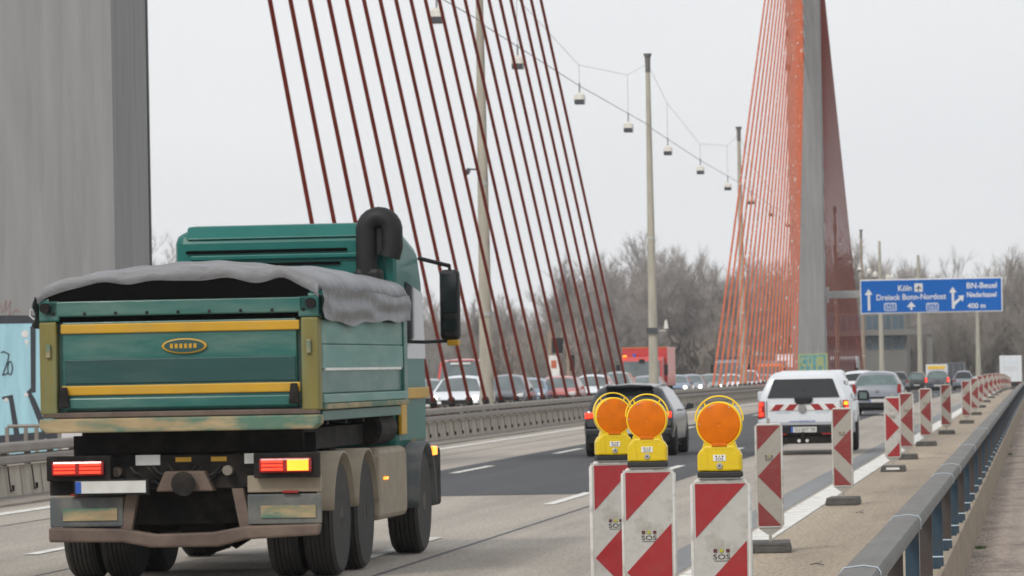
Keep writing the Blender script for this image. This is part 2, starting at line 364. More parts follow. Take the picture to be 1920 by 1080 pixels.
# weeds on the footpath
def weed(px, py, n, h, name, lab):
    Y = 9000*(CAMZ+.52)/((py-VY)+ROLL*(px-VX)); x = gx(px, Y, -.52); mb = MB(); rnd = random.Random(px)
    for _ in range(n):
        a = rnd.uniform(0, 6.28); r = rnd.uniform(0, .07); bx, by = x+r*math.cos(a)*.9, Y+r*math.sin(a)*2
        l = rnd.uniform(.5, 1)*h; dx, dy = rnd.uniform(-.05, .05), rnd.uniform(-.05, .05)
        mb.add([(bx-.004, by, -.52), (bx+.004, by, -.52), (bx+dx, by+dy, -.52+l)], [(0, 1, 2)])
    o = mb.build(name, 'dark_grass', fix=False); tag(o, lab, 'weed')
weed(1838, 1027, 130, .05, 'weed_tuft', 'small green weed tuft nearest the camera at the foot of the kerb wall')
weed(1894, 852, 60, .08, 'weed_tuft', 'green weed on the footpath joint halfway along the kerb wall')
weed(1893, 838, 50, .08, 'weed_tuft', 'small weed just beyond another one at the kerb wall foot')
weed(1919, 757, 60, .12, 'weed_tuft', 'distant weed at the right edge of the picture by the kerb wall')

rg = random.Random(9); gm = MB()
for _ in range(2600):
    y = 28+120*rg.random()**1.6; x = -.866+abs(rg.gauss(0, .10)); r_ = rg.uniform(.003, .011); gm.add([(x-r_, y-r_*2, -.519), (x+r_, y-r_*1.5, -.519), (x+r_*.3, y+r_*2, -.519), (x, y, -.519+r_)], [(0, 1, 3), (1, 2, 3), (2, 0, 3)])
for _ in range(2200):
    y = 24+90*rg.random()**1.5; x = rg.uniform(-2.7, -.95) if rg.random() < .5 else -1.0-abs(rg.gauss(0, .12)); r_ = rg.uniform(.003, .009); gm.add([(x-r_, y-r_*2, .008), (x+r_, y-r_*1.5, .008), (x+r_*.3, y+r_*2, .008), (x, y, .008+r_)], [(0, 1, 3), (1, 2, 3), (2, 0, 3)])
tag(gm.build('grit', 'verge', fix=False), 'dark grit scattered on the shoulder and along the footpath kerb', 'grit', kind='stuff')
# right guardrail
gr = thing('guardrail', 'grey steel guardrail with closely seen posts running along the right edge of the road', 'guardrail')
def railbeam():
    mb = MB(); vs = []; fs = []; n = 0
    prof = [(-.115, .0), (-.10, .022), (-.012, .030), (.0, .034), (.012, .030), (.072, .022), (.085, .0), (.085, -.06), (.075, -.06), (.075, -.012), (-.105, -.012), (-.105, -.05), (-.115, -.05)]
    ys = [12+2*i for i in range(60)]+[135+15*i for i in range(30)]; k = len(prof)
    for i, y in enumerate(ys):
        wob = .008*math.sin(y*.55)+.006*math.sin(y*.23+1)
        for px_, pz in prof: vs.append((-.93+px_+wob*.6, y, zr(y)+.742+pz+wob))
        if i:
            for j in range(k): fs.append(((i-1)*k+j, (i-1)*k+(j+1) % k, i*k+(j+1) % k, i*k+j))
    mb.add(vs, fs); return mb.build('rail', 'galv', gr, smooth=50)
railbeam()
def gpost(m1, y):
    mb = MB(); z = zr(y)
    mb.box(-.055, .045, -.003, .003, -.72, 0); mb.box(-.055, -.049, .0035, .06, -.72, 0); mb.box(.039, .045, .0035, .06, -.72, 0)
    mb.mi = 1; mb.box(-.062, .05, -.012, -.0035, -.74, -.62); mb.mi = 2; mb.box(-.062, .05, -.0125, -.0035, -.62, -.61)
    return mb
P1 = gpost('post_brown', 0).build('post', ['post_brown', 'post_blue', 'blue_white'], gr); P2 = gpost('post_blue', 0).build('post', ['post_blue', 'post_blue', 'blue_white'], gr)
P1.location = (-.935, 22.3, .728); P2.location = (-.935, 26.3, .728); rest = MB()
for i in range(2, 140):
    y = 22.3+4*i
    if i < 100:
        c = (P1 if i % 2 == 0 else P2).copy(); sc.collection.objects.link(c); c.parent = gr; c.location = (-.935, y, zr(y)+.728)
    else: rest.box(-.985, -.885, y, y+.06, zr(y), zr(y)+.728)
tag(rest.build('post', 'post_brown', gr), kind='stuff')
for y in (24.6, 33, 45.5, 49, 60, 76, 95, 118):
    mb = MB(); wob = .008*math.sin(y*.55)+.006*math.sin(y*.23+1)
    mb.prism([(-.12, -.05), (-.122, .002), (-.102, .027), (0, .0395), (.074, .027), (.09, .003), (.09, -.065), (.0865, -.065), (.0865, 0), (.072, .0245), (0, .0365), (-.1, .0245), (-.117, 0), (-.117, -.05)], 0, .03)
    mb.build('rail_clip', 'blue_white', gr, loc=(-.93+wob*.6, y, .742+wob))

# median barriers
def median_barrier(x, side, lab, y0, parts=True):
    t = thing('median_barrier', lab, 'barrier', (0, 0, 0))
    s = side                                                    # side=1: face towards +x
    mb = MB(); ys = [y for y in YS]; vs = []; fs = []
    for i, y in enumerate(ys):
        z = zr(y); pr = [(0, 0), (-s*.05, .50), (-s*.28, .50), (-s*.28, 0)]
        vs += [(x+a, y, z+b) for a, b in pr]
        if i:
            a = 4*i-4; b = 4*i
            for k in range(4): fs.append((a+k, a+(k+1) % 4, b+(k+1) % 4, b+k))
    fs += [(0, 1, 2, 3), tuple(4*(len(ys)-1)+k for k in (3, 2, 1, 0))]
    mb.add(vs, fs).build('concrete_wall', 'concrete_pale', t)
    for z0, z1, off in ((.692, .86, .07), (.515, .672, .055)):
        mb = MB(); vs = []; fs = []; zm = (z0+z1)/2; h = (z1-z0)/2
        pr = [(-s*.06, zm+h), (s*off, zm+h-.012), (s*(off+.012), zm+h-.04), (s*(off+.012), zm-h+.04), (s*off, zm-h+.012), (-s*.06, zm-h)]
        for i, y in enumerate(YS):
            vs += [(x+a, y, zr(y)+b) for a, b in pr]
            if i:
                for k in range(6): fs.append((6*i-6+k, 6*i-6+(k+1) % 6, 6*i+(k+1) % 6, 6*i+k))
        mb.add(vs, fs).build('rail', 'galv_brown', t)
    def post(mb, y, z):
        mb.box(x-s*.16, x-s*.07, y, y+.08, z+.35, z+.84)
        mb.add([(x+s*.004-s*.05*b/.47+s*k, y+a, z+b) for k in (0, .010) for a, b in ((0, .10), (.05, .10), (.05, .48), (0, .48))], [(0, 1, 2, 3), (4, 5, 6, 7), (0, 1, 5, 4), (1, 2, 6, 5), (2, 3, 7, 6), (3, 0, 4, 7)])
        mb.box(x-s*.02, x+s*.012, y+.05, y+.18, z+.11, z+.13); mb.box(x-s*.02, x+s*.02, y+.16, y+.2, z+.11, z+.2)
    ref = MB(); post(ref, 0, 0); proto = None; rest = MB()
    step = 1.75
    for i in range(420):
        y = y0+step*i
        if y > 575: break
        if i < 95 and parts:
            if proto is None: proto = ref.build('post', 'chassis', t, loc=(0, y, zr(y)))
            else: c = proto.copy(); sc.collection.objects.link(c); c.parent = t; c.location = (0, y, zr(y))
        else: post(rest, y, zr(y))
    tag(rest.build('post', 'chassis', t), kind='stuff')
    mb = MB(); rnd = random.Random(3)
    for i in range(290):                                          # thin joints between the wall blocks
        y = y0+step*i+.75+rnd.uniform(-.2, .2); z = zr(y); mb.add([(x+s*.003, y, z+.01), (x+s*.003, y+.03, z+.01), (x-s*.044, y+.03, z+.48), (x-s*.044, y, z+.48)], [(0, 1, 2, 3)])
    tag(mb.build('joint', 'chassis', t, fix=False), kind='stuff')
    return t
median_barrier(-15.72, 1, 'brown steel median barrier on a weathered concrete base along the near carriageway', 60)
median_barrier(-19.35, -1, 'median barrier on the far side of the median in front of the oncoming traffic', 60, parts=False).scale.z = .84
ob = thing('bridge_railing', 'low steel railing on the far outer edge of the bridge behind the oncoming traffic', 'railing')
bar('top_rail', -35.55, -35.45, .95, 1.02, -30, 620, 'galv_brown', ob)
bar('lower_rail', -35.52, -35.48, .5, .55, -30, 620, 'galv_brown', ob)
mb = MB()
for i in range(224): y = 60+2.3*i; mb.box(-35.55, -35.45, y, y+.08, zr(y), zr(y)+.95)
tag(mb.build('post', 'galv_brown', ob), kind='stuff')

# ------------------------------------------------------------------ pylons
PX = -17.5; PY1, PY2 = 85.4, 366.0
def pylon(y, lab, name='bridge_pylon', w=2.5, d=3.5, h=49, chamf=.0):
    t = thing(name, lab, 'pylon', (PX, y, zr(y)))
    mb = MB(); seg = 14 if h < 50 else 1
    for i in range(seg):
        z0 = i*h/seg; z1 = (i+1)*h/seg-.014
        mb.box(-w/2, w/2, -d/2, d/2, z0+.06 if i == 0 else z0, z1)
        if i < seg-1: mb.box(-w/2+.012, w/2-.012, -d/2+.012, d/2-.012, z1-.01, z1+.03)
    mb.build('shaft', 'concrete', t)
    MB().box(-w/2-.35, w/2+.35, -d/2-.5, d/2+.5, .1, .45).build('footing', 'concrete_pale', t)
    # steel edge strip along the corner
    return t
py1 = pylon(PY1, 'huge grey concrete bridge pylon at the left edge with sky blue graffiti at its foot', h=52)
py2 = pylon(PY2, 'tall grey bridge pylon in the distance with orange cables fanning down both sides', h=49)
MB().box(1.245, 1.262, 1.60, 1.765, .5, 51).build('edge_strip', 'plastic_black', py1)
for dz in (24.6, 27.2): MB().box(-1.25, -1.0, -1.95, -1.755, dz, dz+.5).build('floodlight', 'plastic_black', py2, bevel=.03)
def poly_on_front(t, name, poly, m, z=0, off=0.006, dpt=1.75):
    return MB().prism(poly, -dpt-off, -dpt-off+.004).build(name, m, t)
def px_front(t, pts, Y, X0=PX):          # photo pixels to the front face of a pylon
    o = []
    for a, b in pts:
        p = unproj(a, b, Y); o.append((p.x-X0, p.z-t.location.z))
    return o
FY = PY1-1.75
poly_on_front(py1, 'graffiti_field', [(-1.248, .46), (1.20, .46), (1.20, 2.82), (-1.248, 2.86)], 'paint_sky', off=.004)
poly_on_front(py1, 'graffiti_outline', [(-1.249, 2.82), (1.249, 2.80), (1.249, 2.93), (-1.249, 2.97)], 'spray_black', off=.008)
poly_on_front(py1, 'graffiti_outline', px_front(py1, [(57, 612), (67, 612), (67, 735), (59, 737), (66, 748), (95, 815), (82, 818), (50, 735), (58, 727)], FY), 'spray_black', off=.009)
poly_on_front(py1, 'graffiti_outline', px_front(py1, [(4, 744), (24, 740), (37, 815), (27, 818), (17, 750), (4, 748)], FY), 'spray_black', off=.009)
poly_on_front(py1, 'graffiti_outline', px_front(py1, [(-60, 822), (120, 806), (120, 833), (-60, 850)], FY), 'spray_black', off=.01)
poly_on_front(py1, 'graffiti_patch', px_front(py1, [(32, 830), (47, 829), (48, 838), (-40, 845), (-40, 838)], FY), 'spray_green', off=.014)
def blob(cx, cy, r, m, n=14):
    return poly_on_front(py1, 'graffiti_spot', px_front(py1, [(cx+r*math.cos(6.283*i/n)*random.uniform(.85, 1.15), cy+r*math.sin(6.283*i/n)) for i in range(n)], FY), m, off=.011)
for a in ((47, 626, 7), (50, 641, 4), (51, 649, 2), (49, 740, 4), (12, 750, 4), (86, 826, 3.5)): blob(*a, 'spray_white')
def spray(pts, m, wpx, name, off=.012):
    mb = MB(); P = [(unproj(a, b, FY)) for a, b in pts]
    mb.tube([(p.x-PX, -1.75-off, p.z) for p in P], wpx*.5/106, 6); return mb.build(name, m, py1)
spray([(2, 661), (7, 659), (17, 664), (15, 675), (5, 704), (10, 702), (15, 699)], 'spray_black', 2.2, 'graffiti_lettering')
spray([(19+5*math.cos(t/10*6.283)*.9, 690+13*math.sin(t/10*6.283)) for t in range(11)], 'spray_black', 2.2, 'graffiti_lettering')
spray([(1, 568), (4, 588), (12, 562), (10, 585), (20, 563), (17, 592), (30, 580), (40, 586)], 'spray_orange', .8, 'graffiti_lettering')
spray([(66, 585), (58, 580), (56, 592), (64, 599), (72, 596)], 'spray_white', 3, 'graffiti_lettering')
# far pylon mural
FY2 = PY2-1.75
def far_poly(name, pts, m, off): return poly_on_front(py2, name, px_front(py2, pts, FY2), m, off=off)
far_poly('graffiti_field', [(1496.5, 664), (1551.5, 662), (1553, 700), (1497.5, 702)], 'spray_lime', .01)
far_poly('graffiti_outline', [(1500, 667), (1548, 665), (1549, 699), (1501, 700)], 'spray_teal', .016)
for q in ([(1502, 670), (1510, 670), (1510, 673), (1505, 674), (1505, 682), (1511, 683), (1511, 696), (1502, 696), (1502, 693), (1508, 692), (1508, 687), (1502, 686)],
          [(1514, 669), (1517, 669), (1517, 683), (1521, 683), (1521, 669), (1524, 669), (1524, 696), (1520, 696), (1520, 687), (1514, 687)],
          [(1530, 669), (1544, 668), (1546, 696), (1542, 696), (1541, 686), (1535, 686), (1535, 696), (1530, 696)]):
    far_poly('graffiti_lettering', q, 'spray_lime', .022)
# handrail by the near pylon foot
rl = thing('hand_railing', 'short dark steel handrail at the foot of the big left pylon', 'railing')
Yr = 81.0; xa, xb = gx(14, Yr, 1), gx(125, Yr, 1)
MB().tube([(xa, Yr, 1.02), (xb, Yr, 1.02)], .03, 8).build('top_rail', 'galv_brown', rl)
for p in (14, 49, 69, 112):
    x = gx(p, Yr, .6); MB().box(x-.03, x+.03, Yr-.03, Yr+.03, .1, 1.0).build('post', 'galv_brown', rl)
bx = thing('cable_cabinet', 'small white cabinet behind the median barrier beside the left pylon', 'cabinet', (gx(130, 82, .8), 82, .12))
MB().box(-.16, .3, -.15, .15, 0, .92).build('case', 'spray_white', bx, bevel=.01); MB().box(-.18, .32, -.17, .17, .92, .96).build('lid', 'steel_pale', bx)

# ------------------------------------------------------------------ stay cables
def cable(p, q, r, lab, grp, sag=0.0, m='cable_red_shaded'):
    P = [Vector(p).lerp(Vector(q), i/6) for i in range(7)]
    for i, v in enumerate(P): v.z -= sag*math.sin(math.pi*i/6)
    d = (P[1]-P[0]).normalized()
    t = thing('stay_cable', lab, 'stay cable', P[0], group=grp)
    MB().tube([v-P[0] for v in P], r, 10).build('strand', m, t, smooth=60)
    MB().tube([d*.0, d*1.3], r*1.5, 10).build('anchor_sleeve', m, t, smooth=60)
    MB().tube([d*1.3, d*1.55], r*2.1, 10).build('collar', 'plastic_black', t, smooth=60)
    return t
N = 20
PXC = -17.45
for i in range(N):
    yb = 121.0+4.4*i; n = i+1
    lab = ('steepest dark red stay cable of the near fan, just right of the left pylon' if i == 0 else 'outermost dark red stay cable at the right edge of the near fan' if i == N-1
           else f'dark red stay cable of the near fan, {["", "second", "third", "fourth", "fifth", "sixth", "seventh", "eighth", "ninth", "tenth"][i]} from its left edge' if i < 10 else
           f'dark red stay cable of the near fan, {["second", "third", "fourth", "fifth", "sixth", "seventh", "eighth", "ninth", "tenth"][18-i]} from its right edge')
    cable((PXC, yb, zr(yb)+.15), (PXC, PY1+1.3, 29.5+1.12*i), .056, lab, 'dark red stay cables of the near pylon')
for i in range(N):
    yb = 343-4.65*i
    for sx in (0,):
        cable((PXC, yb, zr(yb)+.15), (PXC, PY2-1.3, 26+1.16*i), .062, 'thin orange stay cable among those left of the distant pylon' if 0 < i < N-1 else ('outermost orange stay cable on the left of the distant fan' if i else 'innermost orange stay cable almost touching the distant pylon'), 'orange stay cables on the left of the distant pylon', m='cable_lit_worn')
for i in range(N):
    yb = 389+4.75*i
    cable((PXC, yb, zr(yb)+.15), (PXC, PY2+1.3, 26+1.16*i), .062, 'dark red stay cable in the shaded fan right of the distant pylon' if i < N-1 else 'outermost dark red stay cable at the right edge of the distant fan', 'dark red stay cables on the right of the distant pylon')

# ------------------------------------------------------------------ catenary lighting
def light_pole(px, Y, h=16.1, r=.25, lab='', mt='pole_concrete', x=None):
    x = PX-.3 if x is None else x; z = zr(Y)
    t = thing('light_pole', lab, 'light pole', (x, Y, z), group='tall median light poles')
    MB().tube([(0, 0, .1), (0, 0, h*.45), (0, 0, h)], [r, r*.75, r*.42], 16).build('mast', mt, t, smooth=60)
    for k, zz in ((0, h*.22), (1, h*.48)): MB().tube([(0, 0, zz), (0, 0, zz+.12)], r*(1.0-.25*k)*1.02, 16).build('joint_band', 'steel_pale', t)
    MB().tube([(0, 0, h-.75), (0, 0, h-.1), (0, 0, h+.12)], [r*.5, r*.55, r*.85], 12).build('mast_cap', 'galv', t)
    return t
poles = [(912, 151.0, 'nearest thick grey light pole standing behind the near red cable fan'), (1228, 217.0, 'tall slender light pole alone between the two cable fans'),
         (1395, 283.0, 'light pole showing through the left edge of the orange fan'), (1501, 346.5, 'light pole just in front of the distant pylon'), (1573, 415.0, 'brownish light pole behind the dark red distant fan'), (1604, 476.0, 'far light pole rising just right of the distant fan')]
PXL = -17.78
KP = 17.78/17.46
for i, (p, Y, lab) in enumerate(poles):
    if i == 3: continue
    light_pole(p, Y*KP, 16.25, .235, lab, 'pole_concrete' if i < 3 else 'pole_brown', x=PXL)
# camera arms on poles
c1 = tag(MB().tube([(PXL-.1, 153.5, 8.3), (PXL-.45, 153.4, 8.32)], .03, 6).tube([(PXL-.45, 153.2, 8.2), (PXL-.45, 153.6, 8.28)], .09, 8).build('traffic_camera', 'lamp_dark'), 'small dark traffic camera on a bracket halfway up the nearest light pole', 'camera')
c2 = MB().box(PXL-.26, PXL+.26, 220.65, 221.25, 3.4, 3.65).build('cable_band', 'lamp_dark'); tag(c2, 'black box strapped low around the slender light pole between the fans', 'junction box')
tag(MB().tube([(PXL+.2, 220.9, 3.5), (PXL+.62, 220.9, 3.5)], .03, 6).tube([(PXL+.62, 220.9, 3.6), (PXL+.62, 220.9, 4.0)], .12, 8, .05).build('globe_lamp', 'lamp_white'), 'small white lamp on an arm right of the slender light pole', 'lamp')
proto = thing('catenary_lamp', 'boxy pale luminaire with dark underside, first hanging lamp at the top of the picture', 'hanging lamp', (PXL, 140*KP, 12.25), group='lamps hanging from the median catenary wire')
MB().add([(x*s, y*s, z) for z, s in ((.18, 1), (.36, .9), (.47, .35)) for x, y in ((-.21, -.3), (.21, -.3), (.21, .3), (-.21, .3))],
         [(0, 1, 2, 3), (0, 1, 5, 4), (1, 2, 6, 5), (2, 3, 7, 6), (3, 0, 4, 7), (4, 5, 9, 8), (5, 6, 10, 9), (6, 7, 11, 10), (7, 4, 8, 11), (8, 9, 10, 11)]).build('housing', 'lamp_white', proto)
MB().box(-.19, .19, -.28, .28, 0, .178).build('diffuser', 'lamp_dark', proto, bevel=.02)
MB().tube([(0, 0, .47), (0, 0, .85)], .035, 6).build('hanger', 'wire', proto)
lampY = [140, 162, 184, 206, 228, 250, 272, 294, 316, 338, 394, 416+10, 448, 470]
names = ['first', 'second', 'third', 'fourth', 'fifth', 'sixth', 'seventh', 'eighth', 'ninth', 'tenth', 'eleventh', 'twelfth', 'thirteenth', 'fourteenth']
for i, y in enumerate(lampY):
    if i == 0: continue
    y *= KP; copy_tree(proto, (PXL, y, 12.25-.15*i/7+zr(y)), 0, f'boxy pale luminaire hanging from the median wire, {names[i]} of the row from the upper left')
wr = thing('catenary_wire', 'thin sagging suspension wire with droppers strung between the median light poles', 'wire')
allp = [KP*v for v in (85, 151, 217, 283, 349, 415, 481)]
for a, b in zip(allp[:-1], allp[1:]):
    pts = []
    for t in (0, 1/6, .5, 5/6, 1):
        y = a+(b-a)*t; pts.append((PXL, y, zr(y)+15.9-2.15*(1-(2*t-1)**2)))
    MB().tube(pts, .009, 5).build('suspension_wire', 'wire', wr)
    MB().tube([(PXL, a+(b-a)*k/8, zr(a+(b-a)*k/8)+12.95-.15*min(1, (a-140)/154)+.12*abs(k-4)/4) for k in range(9)], .016, 5).build('lamp_wire', 'wire', wr)
    for k in (1, 3, 5):
        t = k/6; y = a+(b-a)*t; MB().tube([(PXL, y, zr(y)+12.95), (PXL, y, zr(y)+15.9-2.15*(1-(2*t-1)**2))], .009, 5).build('dropper', 'wire', wr)

# ------------------------------------------------------------------ beacons
def beacon_panel(t, old, mirror, leg=.235, lettering=True, peg=True):
    ws, rs = ('white_sheet_old', 'red_sheet_old') if old else ('white_sheet', 'red_sheet')
    w, h, z0 = .125, 1.0, leg; s = -1 if mirror else 1
    MB().box(-w, w, -.018, .018, z0, z0+h).build('panel', ws, t)
    def P(poly):
        q = [(s*x, z0+z) for x, z in poly]
        return MB().prism(q, -.0205, -.0181).build('red_stripe', rs, t)
    e = .112; b0, b1 = .012, .988
    P([(-e, b1), (e, b1), (-e, .75)]); P([(e, .735), (-e, .495), (e, .265)]); P([(-e, .25), (-e, b0), (e, b0)])
    fr = MB(); L = [(-w, z0), (w, z0), (w, z0+h), (-w, z0+h), (-w, z0)]
    c = .02
    ring = [(-w+c, z0), (w-c, z0), (w, z0+c), (w, z0+h-c), (w-c, z0+h), (-w+c, z0+h), (-w, z0+h-c), (-w, z0+c), (-w+c, z0)]
    fr.tube([(x, 0, z) for x, z in ring], .0115, 8)
    f = fr.build('frame', 'white_frame', t, smooth=50); f.scale.y = 1.9
    MB().prism([(-w+.01, z0-.012), (w-.01, z0-.012), (.03, z0-.07), (-.03, z0-.07)], -.014, .014).build('bracket', 'white_sheet_old', t)
    MB().box(-.016, .016, -.02, .02, .05, z0-.07).build('stem', 'white_sheet_old', t)
    if peg: MB().box(-.016, .016, -.012, .012, z0+h+.01, z0+h+.06).build('peg', 'white_sheet_old', t, bevel=.003)
    if lettering:
        zt = z0+.655
        for dx, m in ((-.028, 'ink_brown'), (0, 'ink_olive'), (.028, 'ink_brown')):
            MB().box(dx-.0075, dx+.0075, -.0225, -.0181, zt+.03, zt+.045).build('emblem_square', m, t)
        tx = text('SOS', .031, 'lettering', 'ink', t, (0, -.0185, zt), width=.075, ext=.002)
        MB().box(-.034, .034, -.0205, -.0181, zt-.0085, zt-.0065).build('emblem_line', 'ink', t)
def foot(t, w=.2):
    mb = MB(); prof = [(-w, 0), (w, 0), (w+.005, .03), (w-.012, .098), (-w+.012, .098), (-w-.005, .03)]
    mb.prism(prof, -.4, .4); f = mb.build('foot', 'foot_rubber', t, bevel=.006)
    for sx in (-1, 1): MB().box(sx*w*.86-.02, sx*w*.86+.02, -.408, -.4005, .02, .085).build('foot_ridge', 'foot_rubber', t, bevel=.003)
    MB().box(-.13, .13, -.407, -.4005, .072, .09).build('foot_ridge', 'foot_rubber', t, bevel=.003)
def beacon(px, pyb, Y, old, mirror, lab, rz=0, z=None, leg=.235, proto=None, name='beacon'):
    x = gx(px, Y, .6)
    if proto: return copy_tree(proto, (x, Y, zr(Y)+.008), rz, lab)
    t = thing('warning_beacon', lab, 'warning beacon', (x, Y, zr(Y)+.008), rz, 'red and white warning beacons beside the closed lane')
    beacon_panel(t, old, mirror, leg); foot(t); return t
B1 = beacon(1443, 0, 46.8, True, False, 'faded left-pointing beacon without a lamp, nearest of the unlit ones, left of the second foot', R(3))
beacon(1580, 0, 62.0, True, False, 'faded beacon standing in front of the pickup right tail light', R(-2), proto=B1)
B3 = beacon(1674, 0, 80.5, False, True, 'bright beacon with its red arrow pointing right, the only one turned that way', R(0))
MB().box(-.11, .11, -.4035, -.401, .035, .08).build('sticker', 'label_white', B3)
beacon(1700, 0, 90.5, True, False, 'faded beacon half hidden behind the right-pointing one', R(2), proto=B1)
beacon(1736, 0, 104.5, True, False, 'left-pointing beacon just right of the half hidden one', R(-3), proto=B1)
beacon(1774, 0, 121.0, True, False, 'left-pointing beacon standing alone below the far dark cars', R(3), proto=B1)
beacon(1812, 0, 141.0, True, False, 'left-pointing beacon where the dense far row begins', R(-2), proto=B1)
far = [(1828, 163), (1838, 190), (1848, 218), (1857, 248), (1865, 278), (1872, 308), (1877.5, 340), (1882, 372), (1885, 405), (1888, 438), (1890.5, 470), (1893, 502)]
ordn = ['second', 'third', 'fourth', 'fifth', 'sixth', 'seventh', 'eighth', 'ninth', 'tenth', 'eleventh', 'twelfth', 'last']
for (p, Y), n in zip(far, ordn): beacon(p, 0, Y, True, False, f'{n} small beacon of the dense far row running towards the white lorry', R(random.uniform(-4, 4)), proto=B1)

def lamp_head(t, z):      # flashing warning lamp; z = panel top
    l = thing('warning_lamp', '', 'warning lamp', t.location, t.rotation_euler.z, 'yellow warning lamps on the front beacons')
    MB().box(-.099, .099, -.042, .042, z, z+.026).build('base', 'black_rubber', l, bevel=.005)
    MB().box(-.085, .085, -.03, .03, z-.008, z-.0005).build('clamp', 'steel_pale', l)
    body = [(-.098, z+.027), (.098, z+.027), (.098, z+.098), (.088, z+.118), (.062, z+.142), (-.062, z+.142), (-.088, z+.118), (-.098, z+.098)]
    MB().prism([(-.08, z+.12), (.08, z+.12), (.066, z+.165), (.062, z+.18), (-.062, z+.18), (-.066, z+.165)], -.031, .031).build('neck', 'yellow_plastic', l, bevel=.004)
    b = MB().prism(body, -.040, .040).build('housing', 'yellow_plastic', l, bevel=.009)
    for s in (-1, 1):
        MB().prism([(s*.050, z+.034), (s*.088, z+.034), (s*.088, z+.09), (s*.072, z+.113), (s*.056, z+.105)][::s], -.0425, -.0402).build('side_panel', 'yellow_plastic', l, bevel=.0015)
    cz = z+.234; r = .0955
    prof = [(-.034, r), (-.034, r+.003), (-.03, r+.006), (.03, r+.006), (.034, r+.003), (.034, r)]
    MB().lathe(prof, 48, 'y', (0, 0, cz)).build('lens_ring', 'ring_yellow', l, smooth=40)
    lens = [(-.0400, .004), (-.0396, .009), (-.0412, .011), (-.0408, .014)]
    for k in range(10):
        ra = .016+.0072*k; ya = -.0398+.0034*(k/10)**2; lens += [(ya, ra), (ya-.0006, ra+.0030), (ya-.0002, ra+.0060)]
    lens += [(-.0350, .0900), (-.0345, .0945), (.0345, .0945), (.037, .083), (.039, .05), (.04, .004)]
    MB().lathe(lens, 48, 'y', (0, 0, cz)).build('lens', 'orange_lens', l, smooth=50)
    for k in range(3):
        a = R(150-k*60); MB().lathe([(-.040, .0035), (-.0365, .0035)], 10, 'y', (.087*math.cos(a+.5), 0, cz+.087*math.sin(a+.5))).build('screw', 'bolt', l)
    MB().prism([(-.034, cz-.097), (.034, cz-.097), (.03, cz-.082), (-.03, cz-.082)], -.044, .044).build('lens_catch', 'orange_lens', l, bevel=.002)
    mb = MB(); vs = []; nn = 20
    for k in range(nn+1):
        a = R(8+164*k/nn); ra = .100+.022*math.sin(a); 
        for dr, dy in ((0, -.011), (.0065, -.011), (.0065, .011), (0, .011)): vs.append(((ra+dr)*math.cos(a), dy, cz+(ra+dr)*math.sin(a)))
    fs = [(0, 1, 2, 3), tuple(4*nn+k for k in (3, 2, 1, 0))]
    for k in range(nn):
        for j in range(4): fs.append((4*k+j, 4*k+(j+1) % 4, 4*k+4+(j+1) % 4, 4*k+4+j))
    mb.add(vs, fs).build('handle', 'ring_yellow', l, bevel=.0015)
    for s in (-1, 1):
        MB().tube([(s*.058, 0, cz+.076), (s*.066, 0, cz+.098)], .004, 6).build('handle_strut', 'ring_yellow', l)
    MB().box(-.028, .028, -.0425, -.0402, z+.072, z+.1).build('name_plate', 'label_white', l, bevel=.001)
    text('SOS', .017, 'lettering', 'ink', l, (0, -.0427, z+.0755), width=.034, ext=.0008)
    for dx, m in ((-.014, 'ink_brown'), (.0, 'ink_olive'), (.014, 'ink_brown')): MB().box(dx-.0035, dx+.0035, -.0434, -.0426, z+.0905, z+.0965).build('emblem_square', m, l)
    MB().lathe([(-.046, .012), (-.044, .0145), (-.0402, .0145)], 20, 'y', (0, 0, z+.051)).build('lock_ring', 'bolt', l, smooth=30)
    MB().lathe([(-.0475, .0045), (-.0462, .0045)], 10, 'y', (0, 0, z+.051)).build('lock_pin', 'ink', l)
    for dx in (-.012, .012): MB().lathe([(-.0412, .0016), (-.0401, .0016)], 8, 'y', (dx, 0, z+.122)).build('vent_hole', 'ink', l)
    return l
for px, Y, rz, lab, ll in ((1353.5, 21.2, 0, 'nearest bright beacon carrying a lamp, on the right of the front three', 'orange-lensed yellow warning lamp on the right and nearest beacon'),
                      (1217.5, 23.7, 0, 'middle one of the three front beacons carrying lamps', 'orange-lensed yellow warning lamp on the middle beacon, overlapping its left neighbour'),
                      (1153, 25.6, 16, 'leftmost front beacon, turned slightly and partly behind the middle one', 'orange-lensed yellow warning lamp on the leftmost beacon, turned slightly away')):
    x = gx(px, Y, 1.0); t = thing('warning_beacon', lab, 'warning beacon', (x, Y, .008), R(rz), 'front beacons with lamps')
    zt = 1.313; beacon_panel(t, False, False, zt-1.0-.008, True, peg=False); foot(t)
    l = lamp_head(t, zt+.008); l['label'] = ll

